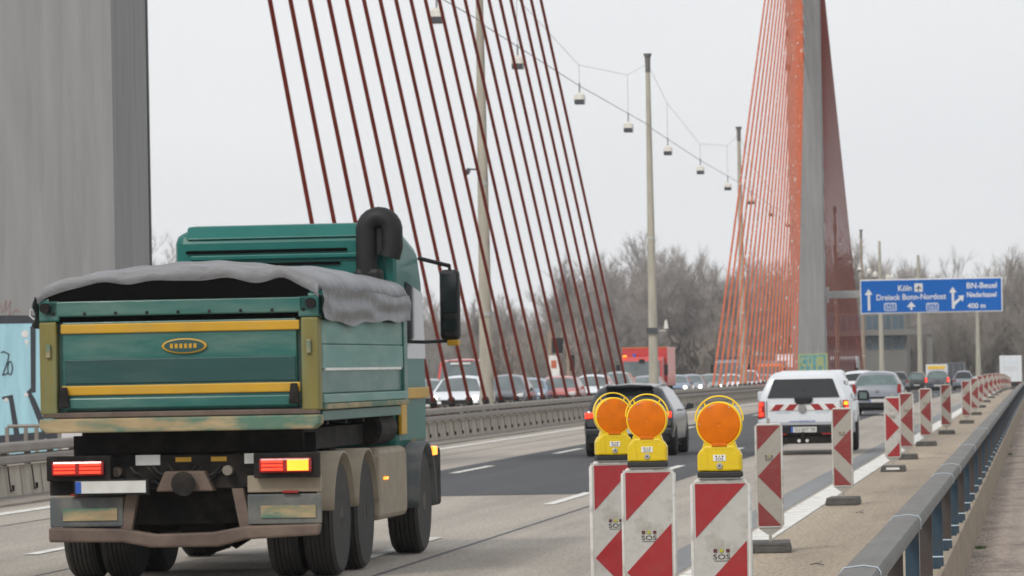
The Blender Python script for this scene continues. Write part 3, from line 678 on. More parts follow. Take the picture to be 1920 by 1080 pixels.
# ------------------------------------------------------------------ cars
def loft_car(t, L, H, Wd, belt, paint, glass='car_glass', style='hatch', front_glass='windscreen', zb=.24, hoodz=None, rake=.34, lower=None):
    hood = hoodz or belt-.02
    s = Wd/2
    if style in ('hatch', 'wagon', 'suv'):
        rk = rake
        K = [(0.0, belt*.60, s*.90, zb+.13, 'b'), (.03, belt*.80, s*.95, zb+.09, 'b'), (.09, belt+.02, s*.97, zb+.04, 'b'), (.13, belt+.07, s*.985, zb+.04, 'g'),
             (.13+rk*.82, H-.13, s*.99, zb+.03, 'b'), (.13+rk, H-.045, s*.995, zb, 'b'), (.13+rk+.08, H-.03, s, zb, 'c'), (L*.30, H-.012, s, zb, 'p'), (L*.315, H-.01, s, zb, 'c'),
             (L*.50, H, s, zb, 'p'), (L*.515, H, s, zb, 'c'), (L*.64, H-.06, s, zb, 'p'), (L*.66, H-.09, s, zb, 'w'), (L*.79, hood+.05, s*.995, zb, 'b'), (L*.81, hood+.02, s*.99, zb, 'b'),
             (L*.93, hood-.10, s*.97, zb, 'b'), (L*.975, hood-.20, s*.91, zb, 'b'), (L*.995, hood-.32, s*.84, zb+.04, 'b'), (L, hood-.42, s*.8, zb+.08, 'b')]
    elif style == 'van':
        K = [(0.0, H-.25, s*.96, zb+.08, 'b'), (.03, H-.1, s*.98, zb, 'b'), (.12, H-.02, s, zb, 'b'), (L*.55, H, s, zb, 'p'), (L*.57, H, s, zb, 'c'), (L*.74, H-.05, s, zb, 'b'), (L*.76, H-.08, s, zb, 'w'), (L*.90, hood+.1, s*.99, zb, 'b'),
             (L*.97, hood-.08, s*.95, zb, 'b'), (L*.99, hood-.3, s*.92, zb, 'b'), (L, hood-.45, s*.9, zb+.05, 'b')]
    tum = .58 if style != 'van' else .10
    rings = []
    for y, T, W, z0, k in K:
        if T > belt+.05: wt = W-tum*(T-belt)*.9-.02; p4 = (W-.012, belt); p5 = (wt+.015, T-.055); p6 = (wt-.07, T-.008)
        else: p4 = (W-.01, min(belt, T-.045)); p5 = (W-.03, T-.018); p6 = (W-.13, T)
        crn = .035 if T > belt+.3 else .0
        rings.append([(0, z0), (W-.10, z0), (W-.015, z0+.10), (W, z0+(belt-z0)*.45), (W-.004, min(belt-.09, p4[1]-.02)), p4, p5, p6, (p6[0]*.55, T+.006+crn*.7), (0, T+.012+crn)])
    parts = {'body': MB(), 'rear_window': MB(), 'windscreen': MB()}
    n = 10
    def pt(i, j):     # j in 0..2n-2
        y = K[i][0]; r = rings[i]
        if j < n: x, z = r[j]
        else: x, z = r[2*n-2-j]; x = -x
        return (x, y, z)
    m = 2*n-2
    for i in range(len(K)-1):
        kind = K[i][4]
        for j in range(m):
            jj = j if j < n-1 else m-1-j   # segment index on half ring
            q = [pt(i, j), pt(i, (j+1) % m), pt(i+1, (j+1) % m), pt(i+1, j)]
            tgt = 'body'
            if kind == 'c' and jj == 5: tgt = ('side_window', i, j); parts[tgt] = MB()
            if kind == 'g' and jj >= 7: tgt = 'rear_window'
            if kind == 'w' and jj >= 7: tgt = 'windscreen'
            parts[tgt].add(q, [(0, 1, 2, 3)])
    parts['body'].add([pt(0, j) for j in range(m)], [tuple(range(m))]); parts['body'].add([pt(len(K)-1, j) for j in range(m)], [tuple(range(m))])
    for k, mb in parts.items():
        if not mb.f: continue
        mats = paint if k == 'body' else (front_glass if k == 'windscreen' else glass)
        me_o = mb.build(k if isinstance(k, str) else k[0], mats, t, fix=False)
        b = bmesh.new(); b.from_mesh(me_o.data); bmesh.ops.remove_doubles(b, verts=b.verts, dist=.0005); bmesh.ops.recalc_face_normals(b, faces=b.faces)
        b.to_mesh(me_o.data); b.free(); me_o.data.polygons.foreach_set('use_smooth', [True]*len(me_o.data.polygons)); me_o.data.set_sharp_from_angle(angle=R(32))
    return K
def wheel(t, x, y, r, w, rimm='rim'):
    s = 1 if x > 0 else -1
    wh = MB().lathe([(-w/2, r*.62), (-w/2, r*.93), (-w/2+.025, r*.985), (-w/6, r), (w/6, r), (w/2-.025, r*.985), (w/2, r*.93), (w/2, r*.62)], 28, 'x', (x, y, r)).build('wheel', 'tyre', t, smooth=40)
    mb = MB(); mb.lathe([(s*w/2*.92, r*.60), (s*w/2*1.01, r*.60), (s*w/2*.9, r*.5)], 28, 'x', (x, y, r))
    for k in range(5):
        a = 6.283*k/5; c, d = math.cos(a), math.sin(a); pc = (x+s*w/2*1.0, y, r)
        mb.add([(pc[0], y+c*.05-d*.03, r+d*.05+c*.03), (pc[0], y+c*.05+d*.03, r+d*.05-c*.03), (pc[0], y+c*r*.58+d*.035, r+d*r*.58-c*.035), (pc[0], y+c*r*.58-d*.035, r+d*r*.58+c*.035)], [(0, 1, 2, 3)])
    mb.build('rim', rimm, wh)
def mirrors(t, W, y, z, m):
    for s in (-1, 1):
        MB().prism([(s*(W/2-.02), z), (s*(W/2+.05), z-.01), (s*(W/2+.19), z+.02), (s*(W/2+.19), z+.12), (s*(W/2+.06), z+.14), (s*(W/2+.03), z+.05)][::s], y, y+.09).build('wing_mirror', m, t, bevel=.015)
def plate(t, y, z, txt=None, x=0, front=False):
    d = -1
    p = MB().box(x-.26, x+.26, y-.014, y, z-.055, z+.055).build('number_plate', 'plate_white', t)
    MB().box(x-.26, x-.215, y-.0175, y-.0145, z-.053, z+.053).build('country_band', 'plate_blue', p)
    if txt: text(txt, .095, 'lettering', 'ink', p, (x+.02, y-.0145, z-.033), width=.40, ext=.001)
def rear_car(name, lab, x, Y, paint, L=4.3, H=1.46, W=1.78, belt=.92, style='hatch', glass='car_glass', lit=False, rake=.34, lights='block', det=1, rz=0, cat='car', blackb=False):
    t = thing(name, lab, cat, (x, Y, zr(Y)+.006), rz, 'cars driving away')
    K = loft_car(t, L, H, W, belt, paint, glass, style, rake=rake)
    for sx in (-1, 1):
        wheel(t, sx*(W/2-.11), .78, .33, .22); wheel(t, sx*(W/2-.11), L-.86, .33, .22)
        if lights == 'block': z0, z1, xa, xb = belt-.17, belt+.02, W*.33, W*.475
        elif lights == 'tall': z0, z1, xa, xb = belt-.22, belt+.12, W*.40, W*.48
        else: z0, z1, xa, xb = belt-.15, belt-.02, W*.26, W*.478
        poly = [(sx*xa, z0+.03), (sx*xb, z0), (sx*(xb), z1), (sx*(xa+.02), z1-.02)] if lights != 'slim' else [(sx*xa, z0+.05), (sx*xb, z0), (sx*xb, z1), (sx*xa, z1-.01)]
        MB().prism(poly[::sx], -.008, .22).build('tail_light', 'tail_lit' if lit else 'tail_red', t, bevel=.015)
    if lights == 'slim': MB().box(-W*.26, W*.26, .003, .1, belt-.095, belt-.065).build('light_strip', 'tail_red', t)
    # bumper, diffuser, tailgate seam, handle
    MB().prism([(-W*.44, .27), (W*.44, .27), (W*.455, .36), (W*.43, .44), (-W*.43, .44), (-W*.455, .36)], -.035, .18).build('lower_bumper', 'plastic_black', t, bevel=.02)
    MB().prism([(-W*.465, .43), (W*.465, .43), (W*.475, .5), (W*.47, .58), (-W*.47, .58), (-W*.475, .5)], -.045, .25).build('bumper', 'plastic_black' if blackb else paint, t, bevel=.03)
    if paint != 'paint_silver': MB().box(-.16, .16, -.012, .08, belt-.13, belt-.10).build('tailgate_handle', 'plastic_black', t, bevel=.006)
    plate(t, -.05 if rz != 99 else 0, .52 if det < 2 else .52, None)
    MB().box(-.006, .006, .12+rake, .5+rake, H-.02, H+.005).build('roof_rib', paint, t)
    MB().box(-W*.44, W*.44, .15, L-.2, .17, .26).build('underbody', 'chassis', t)
    mirrors(t, W, L*.66, belt-.01, paint)
    return t
# dark estate car, second lane
a = rear_car('estate_car', 'dark grey estate car in the middle lane left of the white pickup', gx(1178, 98, .7), 98, 'paint_dark', L=4.75, H=1.45, W=1.86, belt=.93, style='wagon', lights='slim', rake=.42, lit=True)
for s in (-1, 1):
    MB().tube([(s*.56, .75, 1.425), (s*.57, 1.6, 1.47), (s*.57, 2.6, 1.455)], .016, 6).build('roof_rail', 'rim', a)
    MB().tube([(s*.62, -.075, .33), (s*.62, .1, .33)], .05, 10).build('exhaust', 'rim', a)
MB().prism([(-.50, 1.415), (.50, 1.415), (.46, 1.45), (0, 1.475), (-.46, 1.45)], .34, .60).build('roof_spoiler', 'paint_dark', a, bevel=.01)
MB().box(-.4, .4, -.005, .12, .64, .70).build('reflector_band', 'tail_red', a, bevel=.01)
# silver hatchback
s1 = rear_car('silver_hatchback', 'silver hatchback ahead of the white pickup, framed by its right mirror', gx(1644, 167, .7), 167, 'paint_silver', L=4.2, H=1.5, W=1.76, belt=.98, glass='car_glass_green', lights='tall', rake=.30)
MB().lathe([(-.02, .05), (-.014, .06), (0, .06)], 16, 'y', (0, .0, .86)).build('emblem', 'rim', s1)
MB().box(-.8, .8, -.058, -.02, .455, .475).build('bumper_strip', 'rim', s1)
w1 = rear_car('white_suv', 'white car with lit red tail light peeping out left of the silver hatchback', gx(1611, 214, .7), 214, 'paint_white', L=4.4, H=1.5, W=1.84, belt=1.0, style='suv', lit=True, lights='slim', rake=.38)
rear_car('grey_car', 'dark grey car seen just right of the silver hatchback roof', gx(1684, 395, .7), 395, 'paint_anthracite', H=1.62, W=1.8, lights='block')
rear_car('silver_car', 'distant pale car roof showing between the white car and the silver hatchback', gx(1619, 330, .7), 330, 'paint_silver', H=1.5)
rear_car('black_hatchback', 'black car between the grey car and the one with glowing brake lights', gx(1718, 400, .7), 400, 'paint_black', H=1.55, W=1.78, glass='car_glass_green')
rear_car('braking_car', 'small dark car with both brake lights glowing under a yellow van sign', gx(1757, 325, .7), 325, 'paint_anthracite', H=1.5, W=1.66, belt=.95, glass='car_glass_green', lit=True, lights='tall')
rear_car('grey_suv', 'grey SUV in the right lane nearest the start of the far beacon row', gx(1806, 405, .7), 405, 'paint_steel', H=1.62, W=1.82, style='suv')
rear_car('white_car', 'tiny white car just right of the grey SUV', gx(1833, 520, .7), 520, 'paint_white', H=1.45)
rear_car('white_car', 'tiny white car roof behind the far beacons left of the white lorry', gx(1866, 545, .7), 545, 'paint_white', H=1.5)
# small white van with yellow board
def box_vehicle(name, lab, x, Y, W, L, H, paint, cat, front=False, rz=0, extra=None, grp='lorries and vans on the bridge'):
    t = thing(name, lab, cat, (x, Y, zr(Y)+.006), rz, grp)
    MB().box(-W/2, W/2, 0, L*.72, .95, H).build('cargo_box', paint, t, bevel=.05)
    MB().box(-W/2+.15, W/2-.15, .05, L, .55, .93).build('chassis', 'chassis', t)
    cb = MB().prism([(L*.73, .5), (L, .5), (L, 1.5), (L-.25, min(H-.5, 2.5)), (L-.7, min(H-.3, 2.75)), (L*.73, min(H-.3, 2.8))], -W/2+.06, W/2-.06, 'x').build('cab', extra or 'paint_white', t, bevel=.05)
    MB().box(-W/2+.1, W/2-.1, -.03, .1, .45, .62).build('bumper', 'chassis', t)
    for s in (-1, 1):
        MB().box(s*(W/2-.25)-.15, s*(W/2-.25)+.15, -.05, .02, .66, .82).build('tail_light', 'tail_red', t, bevel=.01)
        for y in (.9, L-1.1): MB().lathe([(-.14, .3), (-.14, .46), (.14, .46), (.14, .3)], 20, 'x', (s*(W/2-.16), y, .47)).build('wheel', 'tyre', t)
    for s in (-.5, 0, .5):
        MB().box(s*W*.62-.01, s*W*.62+.01, -.012, -.001, 1.0, H-.08).build('door_seam', 'steel_pale', t)
    return t
v = box_vehicle('white_van', 'white van roof with a yellow board rising behind the braking dark car', gx(1756, 430, 1), 430, 1.9, 5.2, 2.35, 'paint_white', 'van')
MB().box(-.78, .78, -.03, -.001, 1.92, 2.22).build('warning_board', 'paint_yellow', v)
box_vehicle('grey_lorry', 'small grey box lorry showing right of the yellow van board', gx(1787, 480, 1), 480, 2.2, 7, 2.75, 'paint_anthracite', 'lorry')
lt = box_vehicle('white_lorry', 'white box lorry at the right end of the road behind the beacons', gx(1895, 560, 1), 560, 2.55, 11, 4.0, 'paint_white', 'lorry')
for a, b, z in ((-.7, .9, 3.1), (-.8, .6, 2.6), (-.8, .8, 2.35)): MB().box(a, b, -.02, -.001, z, z+(.18 if z > 3 else .05)).build('stripe', 'steel_pale' if z < 3 else 'blue_white', lt)
tag(MB().box(-1.276, -.9, -.01, -.001, 1.0, 3.98).v and lt)

# white pickup with hardtop
def pickup():
    x = gx(1507, 96.8, .8); Y = 96.8
    t = thing('white_pickup', 'white pickup truck with a hardtop and red and white warning stripes on the tailgate', 'pickup', (x, Y, .006), 0)
    W = 1.86; s = W/2
    # body tub with rounded corners (plan view) lofted in z
    def slab(z0, z1, w0, w1, y0a, y0b, y1, name, m, cr=.09, nz=1):
        mb = MB(); vs = []
        lev = [(z0, w0, y0a), (z1, w1, y0b)]
        n = 0
        for z, w_, ya in lev:
            ring = []
            for cx, cy, a0 in ((-w_+cr, ya+cr, 180), (w_-cr, ya+cr, 270)):
                for k in range(5):
                    a = R(a0+90*k/4); ring.append((cx+cr*math.cos(a), cy+cr*math.sin(a), z))
            ring += [(w_, y1, z), (-w_, y1, z)]; n = len(ring); vs += ring
        fs = [tuple(range(n-1, -1, -1)), tuple(range(n, 2*n))]+[(i, (i+1) % n, (i+1) % n+n, i+n) for i in range(n)]
        mb.add(vs, fs); return mb.build(name, m, t, smooth=40)
    slab(.60, .66, s-.01, s, .04, .02, 5.0, 'sill', 'paint_white')
    slab(.66, 1.10, s, s-.02, .02, .03, 5.0, 'bed', 'paint_white')
    # hardtop
    mb = MB(); P = [(1.10, s-.05, .03), (1.20, s-.07, .04), (1.50, s-.20, .13), (1.60, s-.27, .17), (1.655, s-.36, .25), (1.675, s-.5, .36)]
    vs = []; n = 0
    for z, w_, ya in P:
        ring = []; c_ = .07
        for cx, cy, a0 in ((-w_+c_, ya+c_, 180), (w_-c_, ya+c_, 270)):
            for k in range(5):
                a = R(a0+90*k/4); ring.append((cx+c_*math.cos(a), cy+c_*math.sin(a), z))
        ring += [(w_, 3.6 if z > 1.3 else 3.9, z), (-w_, 3.6 if z > 1.3 else 3.9, z)]; n = len(ring); vs += ring
    fs = [tuple(range((len(P)-1)*n, len(P)*n))]
    for i in range(len(P)-1): fs += [(i*n+j, i*n+(j+1) % n, (i+1)*n+(j+1) % n, (i+1)*n+j) for j in range(n)]
    mb.add(vs, fs); mb.build('hardtop', 'paint_white', t, smooth=50)
    def yb(z): return .035+(z-1.2)*.30
    def onback(poly, name, m, off=.012, th=.05, bev=0):
        mb = MB(); n = len(poly)
        vs = [(px_, yb(z)-off, z) for px_, z in poly]+[(px_, yb(z)-off+th, z) for px_, z in poly]
        mb.add(vs, [tuple(range(n)), tuple(range(2*n-1, n-1, -1))]+[(i, (i+1) % n, (i+1) % n+n, i+n) for i in range(n)]); return mb.build(name, m, t, bevel=bev)
    onback([(-.73, 1.15), (.73, 1.15), (.71, 1.20), (.60, 1.50), (.57, 1.525), (-.57, 1.525), (-.60, 1.50), (-.71, 1.20)], 'rear_window', 'car_glass', .014, .05, .01)
    MB().box(-.012, .012, -.0, .03, 1.30, 1.315).build('wiper', 'plastic_black', t)
    MB().prism([(-.19, 1.15), (.19, 1.15), (.17, 1.05), (.12, 1.02), (-.12, 1.02), (-.17, 1.05)], -.03, .02).build('tailgate_handle', 'plastic_black', t, bevel=.02)
    # warning stripe band
    bd = MB().box(-.70, .70, .006, .03, .895, 1.02).build('warning_band', 'label_white', t)
    for k, xx in enumerate((-.66, -.38, .13, .42)):
        sl_ = .10 if xx < 0 else -.10
        MB().prism([(xx, .897), (xx+.17, .897), (xx+.17+sl_, 1.018), (xx+sl_, 1.018)] if xx < 0 else [(xx+.10, .897), (xx+.27, .897), (xx+.17, 1.018), (xx, 1.018)], .0025, .0055).build('red_stripe', 'red_sheet', bd)
    em = MB().lathe([(-.018, .078), (.0, .085), (.012, .085)], 24, 'y', (-.03, .0, .93)).build('emblem', 'plastic_black', t)
    MB().tube([(-.085, -.022, .975), (-.055, -.022, .885), (-.03, -.022, .94), (-.005, -.022, .885), (.025, -.022, .975)], .006, 5).tube([(-.055, -.022, .995), (-.03, -.022, .945), (-.005, -.022, .995)], .006, 5).build('emblem_lines', 'rim', em)
    MB().lathe([(-.021, .074), (-.021, .080), (-.016, .080)], 24, 'y', (-.03, .0, .93)).build('emblem_ring', 'rim', em)
    text('www.wahnbach.de', .065, 'lettering', 'plate_blue', t, (-.03, .0155, .655), width=.52, ext=.002)
    text('wahnbach', .06, 'lettering', 'blue_white', t, (-.42, .0185, .835), width=.3, ext=.002)
    text('wahnbach', .06, 'lettering', 'blue_white', t, (.38, .0185, .835), width=.3, ext=.002)
    for sx in (-1, 1):
        L_ = [(sx*.925, .73), (sx*.77, .75), (sx*.785, 1.09), (sx*.905, 1.085)]
        tl = MB().prism(L_[::sx], .0, .30).build('tail_light', 'tail_red', t, bevel=.02)
        MB().prism([(sx*.90, .78), (sx*.80, .79), (sx*.81, .86), (sx*.90, .86)][::sx], -.006, .02).build('brake_lamp', 'tail_lit', tl)
        MB().prism([(sx*.90, .99), (sx*.81, .99), (sx*.815, 1.06), (sx*.89, 1.06)][::sx], -.006, .02).build('brake_lamp', 'tail_amber' if sx > 0 else 'tail_lit', tl)
        MB().prism([(sx*.90, .88), (sx*.845, .88), (sx*.85, .97), (sx*.90, .97)][::sx], -.006, .02).build('brake_lamp', 'tail_lit', tl)
        MB().box(sx*.745-.005, sx*.745+.005, .008, .03, .67, 1.09).build('tailgate_seam', 'plastic_black', t)
        wheel(t, sx*(s-.13), 1.25, .39, .26); wheel(t, sx*(s-.13), 4.3, .39, .26)
        # flared arches
        pts = [(sx*(s+.005), 1.25+.47*math.cos(R(a)), .42+.47*math.sin(R(a))) for a in range(0, 181, 15)]
        MB().tube(pts, .03, 6).build('wheel_arch', 'paint_white', t, smooth=60)
    MB().prism([(-.90, .40), (.90, .40), (.93, .50), (.92, .60), (-.92, .60), (-.93, .50)], -.06, .5).build('bumper', 'plastic_black', t, bevel=.03)
    MB().box(-.30, .30, -.075, -.055, .44, .59).build('bumper_step', 'chassis', t, bevel=.01)
    MB().prism([(-.82, .22), (.82, .22), (.86, .40), (-.86, .40)], 0, .9).build('underbody', 'chassis', t)
    MB().tube([(-.02, -.08, .34), (-.02, -.17, .34), (-.02, -.17, .42)], .025, 8).lathe([(0, .002), (.02, .03), (.05, .03), (.07, .002)], 12, 'z', (-.02, -.17, .40)).box(-.12, .08, -.06, .0, .24, .34).build('tow_bar', 'chassis', t)
    for sx in (-1, 1): MB().lathe([(-.07, .03), (-.06, .035), (0, .035)], 12, 'y', (-.02+sx*.08, -.01, .28)).build('tow_socket', 'label_white', t)
    MB().box(.36, .72, -.07, -.058, .40, .43).build('reflector', 'tail_red', t); MB().box(-.72, -.36, -.07, -.058, .40, .43).build('reflector', 'tail_red', t)
    plate(t, -.078, .505, 'SU WT 78')
    # cab and bonnet ahead
    MB().prism([(3.6, 1.1), (5.0, 1.1), (4.35, 1.62), (4.1, 1.68), (3.61, 1.69)], -s+.24, s-.24, 'x').build('cab', 'paint_white', t, bevel=.08)
    MB().box(-s+.2, s-.2, 3.65, 4.5, 1.13, 1.5).build('cab_window', 'car_glass', t, bevel=.03)
    for sx in (-1, 1):
        MB().prism([(1.3, 1.2), (3.3, 1.2), (3.2, 1.47), (1.45, 1.47)], sx*(s-.165), sx*(s-.145), 'x').build('side_window', 'car_glass', t)
    MB().prism([(-s-.02, 1.06), (-s-.22, 1.08), (-s-.22, 1.26), (-s-.05, 1.28)], 3.9, 4.05).build('wing_mirror', 'paint_white', t, bevel=.02)
    rm = MB().prism([(s+.0, 1.05), (s+.24, 1.03), (s+.26, 1.16), (s+.22, 1.25), (s+.03, 1.26)], 3.85, 4.05).build('wing_mirror', 'plastic_black', t, bevel=.02)
    MB().prism([(s+.05, 1.08), (s+.2, 1.07), (s+.21, 1.2), (s+.06, 1.22)], 3.838, 3.847).build('mirror_glass', 'car_glass_green', rm)
    MB().prism([(4.99, .6), (5.35, .62), (5.3, .98), (4.99, 1.08)], -s+.05, s-.05, 'x').build('bonnet', 'paint_white', t, bevel=.05)
pickup()

# oncoming traffic
def front_car(name, lab, px, Y, paint, H=1.45, W=1.8, lit=True, style='hatch', L=4.3, belt=.98, cat='car', x=None, lane=None):
    x = gx(px, Y, .9) if x is None else x
    t = thing(name, lab, cat, (x, Y+L, zr(Y)+.006), math.pi, 'oncoming cars beyond the median')
    # local: front at y = L -> world Y
    t.location = (x, Y+L, zr(Y)+.006)
    loft_car(t, L, H, W, belt, paint, 'car_glass', style, hoodz=belt)
    for sx in (-1, 1):
        wheel(t, sx*(W/2-.11), .78, .33, .22); wheel(t, sx*(W/2-.11), L-.86, .33, .22)
        MB().prism([(sx*W*.27, belt-.27), (sx*W*.45, belt-.25), (sx*W*.455, belt-.10), (sx*W*.29, belt-.15)][::sx], L-.22, L+.0).build('headlight', 'lamp_off', t, bevel=.015)
        if lit: MB().lathe([(0, .0), (.012, .095), (.0, .10)][::1], 14, 'y', (sx*W*.385, L+.002, belt-.185)).build('lamp', 'lamp_lit', t)
    MB().prism([(-W*.25, belt-.45), (W*.25, belt-.45), (W*.27, belt-.24), (-W*.27, belt-.24)], L-.05, L+.01).build('grille', 'plastic_black', t, bevel=.01)
    MB().prism([(-W*.4, .26), (W*.4, .26), (W*.42, belt-.5), (-W*.42, belt-.5)], L-.08, L+.02).build('bumper', paint, t, bevel=.03)
    MB().box(-.26, .26, L+.022, L+.032, .36, .47).build('number_plate', 'plate_white', t)
    mirrors(t, W, L*.66, belt-.01, paint)
    return t
front_car('white_car', 'white car with both headlights on, nearest oncoming, in front of the red van', 853, 173, 'paint_white', H=1.62, W=1.95, style='suv', belt=1.02, L=4.7)
front_car('silver_car', 'silver car cut off behind the lorry cab, left of the white car with headlights', 797, 198, 'paint_green', H=1.5, lit=False)
front_car('dark_estate_car', 'dark car right of the thick light pole behind the near red cables', 943, 196, 'paint_anthracite', H=1.62, W=1.85, style='suv', lit=False)
front_car('blue_silver_car', 'pale blue-grey car left of the rose red one beyond the near cables', 985, 203, 'paint_blue', H=1.46, lit=False)
front_car('red_car', 'rose red car in the middle of the oncoming queue beyond the near cables', 1042, 205, 'paint_rose', H=1.52, W=1.85, lit=False)
front_car('white_hatchback', 'white car right of the rose red one', 1105, 221, 'paint_white', H=1.55, W=1.85, lit=False)
front_car('pale_green_car', 'pale car at the foot of the last near cables, left of the orange cab', 1152, 243, 'paint_green', H=1.68, style='suv', lit=False)
front_car('grey_green_car', 'grey car in front of the red lorry by the slender pole', 1208, 252, 'paint_steel', H=1.45, lit=False)
front_car('blue_car', 'small blue-grey car just right of the slender pole', 1262, 276, 'paint_blue', H=1.48, lit=True)
front_car('dark_blue_car', 'dark blue car with bright headlights right of the slender pole', 1291, 284, 'paint_steel', H=1.5, lit=True)
front_car('grey_car', 'grey car just left of the orange fan base', 1329, 300, 'paint_green', H=1.52, lit=True)
front_car('white_car', 'white car at the left foot of the orange fan', 1366, 312, 'paint_white', H=1.5, lit=True)
front_car('white_van_car', 'white car seen through the middle of the orange cables', 1402, 322, 'paint_white', H=1.75, style='suv', lit=True)
front_car('silver_car', 'silver car behind the right half of the orange cables', 1432, 350, 'paint_silver', H=1.5, lit=True)
front_car('white_car', 'white car nearly hidden beside the distant pylon', 1462, 372, 'paint_white', H=1.5, lit=True)
# red van
def red_van():
    Y = 200; x = gx(858, Y, 1.5); L = 5.2
    t = thing('red_van', 'red van with white lettering above its windscreen behind the white oncoming car', 'van', (x, Y+L, zr(Y)), math.pi)
    loft_car(t, L, 2.32, 2.0, 1.1, 'paint_red', style='van', hoodz=1.05)
    MB().box(-.55, .55, L*.76-.02, L*.76+.02, 2.27, 2.3).build('roof_edge', 'paint_red', t)
    MB().box(-.42, .42, L*.785, L*.79, 2.12, 2.2).build('name_board', 'label_white', t)
    for sx in (-1, 1): wheel(t, sx*.87, .9, .34, .22); wheel(t, sx*.87, L-.9, .34, .22); MB().box(sx*.75-.14, sx*.75+.14, L-.1, L+.02, .68, .85).build('headlight', 'lamp_off', t)
    mirrors(t, 2.0, L*.78, 1.15, 'plastic_black')
red_van()
# red fire engine / lorry
def red_lorry():
    Y = 262; x = gx(1203, Y, 2); L = 8
    t = thing('fire_engine', 'red fire engine with orange cab and blue roof beacons behind the slender light pole', 'fire engine', (x, Y+L, zr(Y)), math.pi)
    MB().box(-1.25, 1.25, 0, L-2.1, .9, 3.05).build('cargo_box', 'paint_red', t, bevel=.04)
    MB().box(-1.26, 1.26, L-2.099, L-2.06, 3.0, 3.06).build('box_trim', 'paint_orange', t)
    cb = MB().prism([(L-2.0, .6), (L, .6), (L, 1.35), (L-.14, 2.35), (L-.4, 2.52), (L-2.0, 2.55)], -1.12, 1.12, 'x').build('cab', 'paint_red', t, bevel=.06)
    MB().prism([(L-.005, 1.45), (L+.012, 1.45), (L-.115, 2.28), (L-.14, 2.28)], -1.0, 1.0, 'x').build('windscreen', 'windscreen', t)
    MB().box(-1.13, 1.13, L-.05, L+.03, 1.12, 1.38).build('front_band', 'paint_orange', t)
    MB().box(-.9, .9, L-.02, L+.035, .75, 1.1).build('grille', 'plastic_black', t)
    for sx in (-1, 1):
        MB().lathe([(0, .09), (.16, .08), (.2, .03)], 12, 'z', (sx*.45, L-.7, 2.53)).build('beacon_light', 'plate_blue', t)
        MB().box(sx*.85-.15, sx*.85+.15, L-.02, L+.04, .75, .95).build('headlight', 'lamp_off', t)
        MB().box(sx*1.32-.1, sx*1.32+.1, L-.3, L-.2, 1.5, 2.1).build('wing_mirror', 'plastic_black', t, bevel=.02)
        for y in (1.2, L-1.2): MB().lathe([(-.15, .3), (-.15, .5), (.15, .5), (.15, .3)], 20, 'x', (sx*1.0, y, .5)).build('wheel', 'tyre', t)
    MB().box(.85, 1.05, L-.45, L-.3, 2.54, 2.62).build('marker_lamp', 'tail_amber', t)
    MB().box(-.15, .15, L-.08, L-.02, 2.2, 2.4).build('sun_visor', 'plastic_black', t)
red_lorry()
# more oncoming lorries seen through the orange fan and right of the far pylon
def on_lorry(px, Y, top, W, paint, cabm, lab, name='oncoming_lorry'):
    x = gx(px, Y, 2); L = 9
    t = thing(name, lab, 'lorry', (x, Y+L, zr(Y)), math.pi, 'lorries and vans on the bridge')
    MB().box(-W/2, W/2, 0, L-2.1, .9, top).build('cargo_box', paint, t, bevel=.04)
    MB().prism([(L-2.0, .6), (L, .6), (L, 1.4), (L-.12, top-.5), (L-.4, top-.3), (L-2.0, top-.25)], -W/2+.1, W/2-.1, 'x').build('cab', cabm, t, bevel=.06)
    MB().prism([(L-.005, 1.5), (L+.012, 1.5), (L-.07, 2.4), (L-.09, 2.4)], -W/2+.2, W/2-.2, 'x').build('windscreen', 'windscreen', t)
    MB().box(-.8, .8, L-.02, L+.03, .75, 1.3).build('grille', 'plastic_black', t)
    for sx in (-1, 1):
        MB().box(sx*.9-.14, sx*.9+.14, L-.02, L+.04, .75, .93).build('headlight', 'lamp_lit', t)
        MB().box(sx*(W/2+.12)-.1, sx*(W/2+.12)+.1, L-.3, L-.2, 1.6, 2.3).build('wing_mirror', 'plastic_black', t, bevel=.02)
        for y in (1.2, L-1.2): MB().lathe([(-.15, .3), (-.15, .5), (.15, .5), (.15, .3)], 20, 'x', (sx*(W/2-.2), y, .5)).build('wheel', 'tyre', t)
    return t
on_lorry(1369, 345, 2.9, 2.4, 'paint_anthracite', 'paint_steel', 'dark grey lorry showing behind the left part of the orange cables')
on_lorry(1443, 420, 2.9, 2.3, 'paint_silver', 'paint_orange', 'silver lorry with orange cab behind the middle of the orange cables')
on_lorry(1477, 440, 3.6, 2.5, 'paint_white', 'paint_white', 'white lorry just left of the distant pylon')
on_lorry(1580, 455, 3.4, 2.5, 'paint_white', 'paint_anthracite', 'white lorry with dark cab just right of the distant pylon')
on_lorry(1598, 500, 2.5, 2.2, 'paint_silver', 'paint_black', 'low silver van with a lit headlamp at the right foot of the distant dark fan', 'oncoming_van')

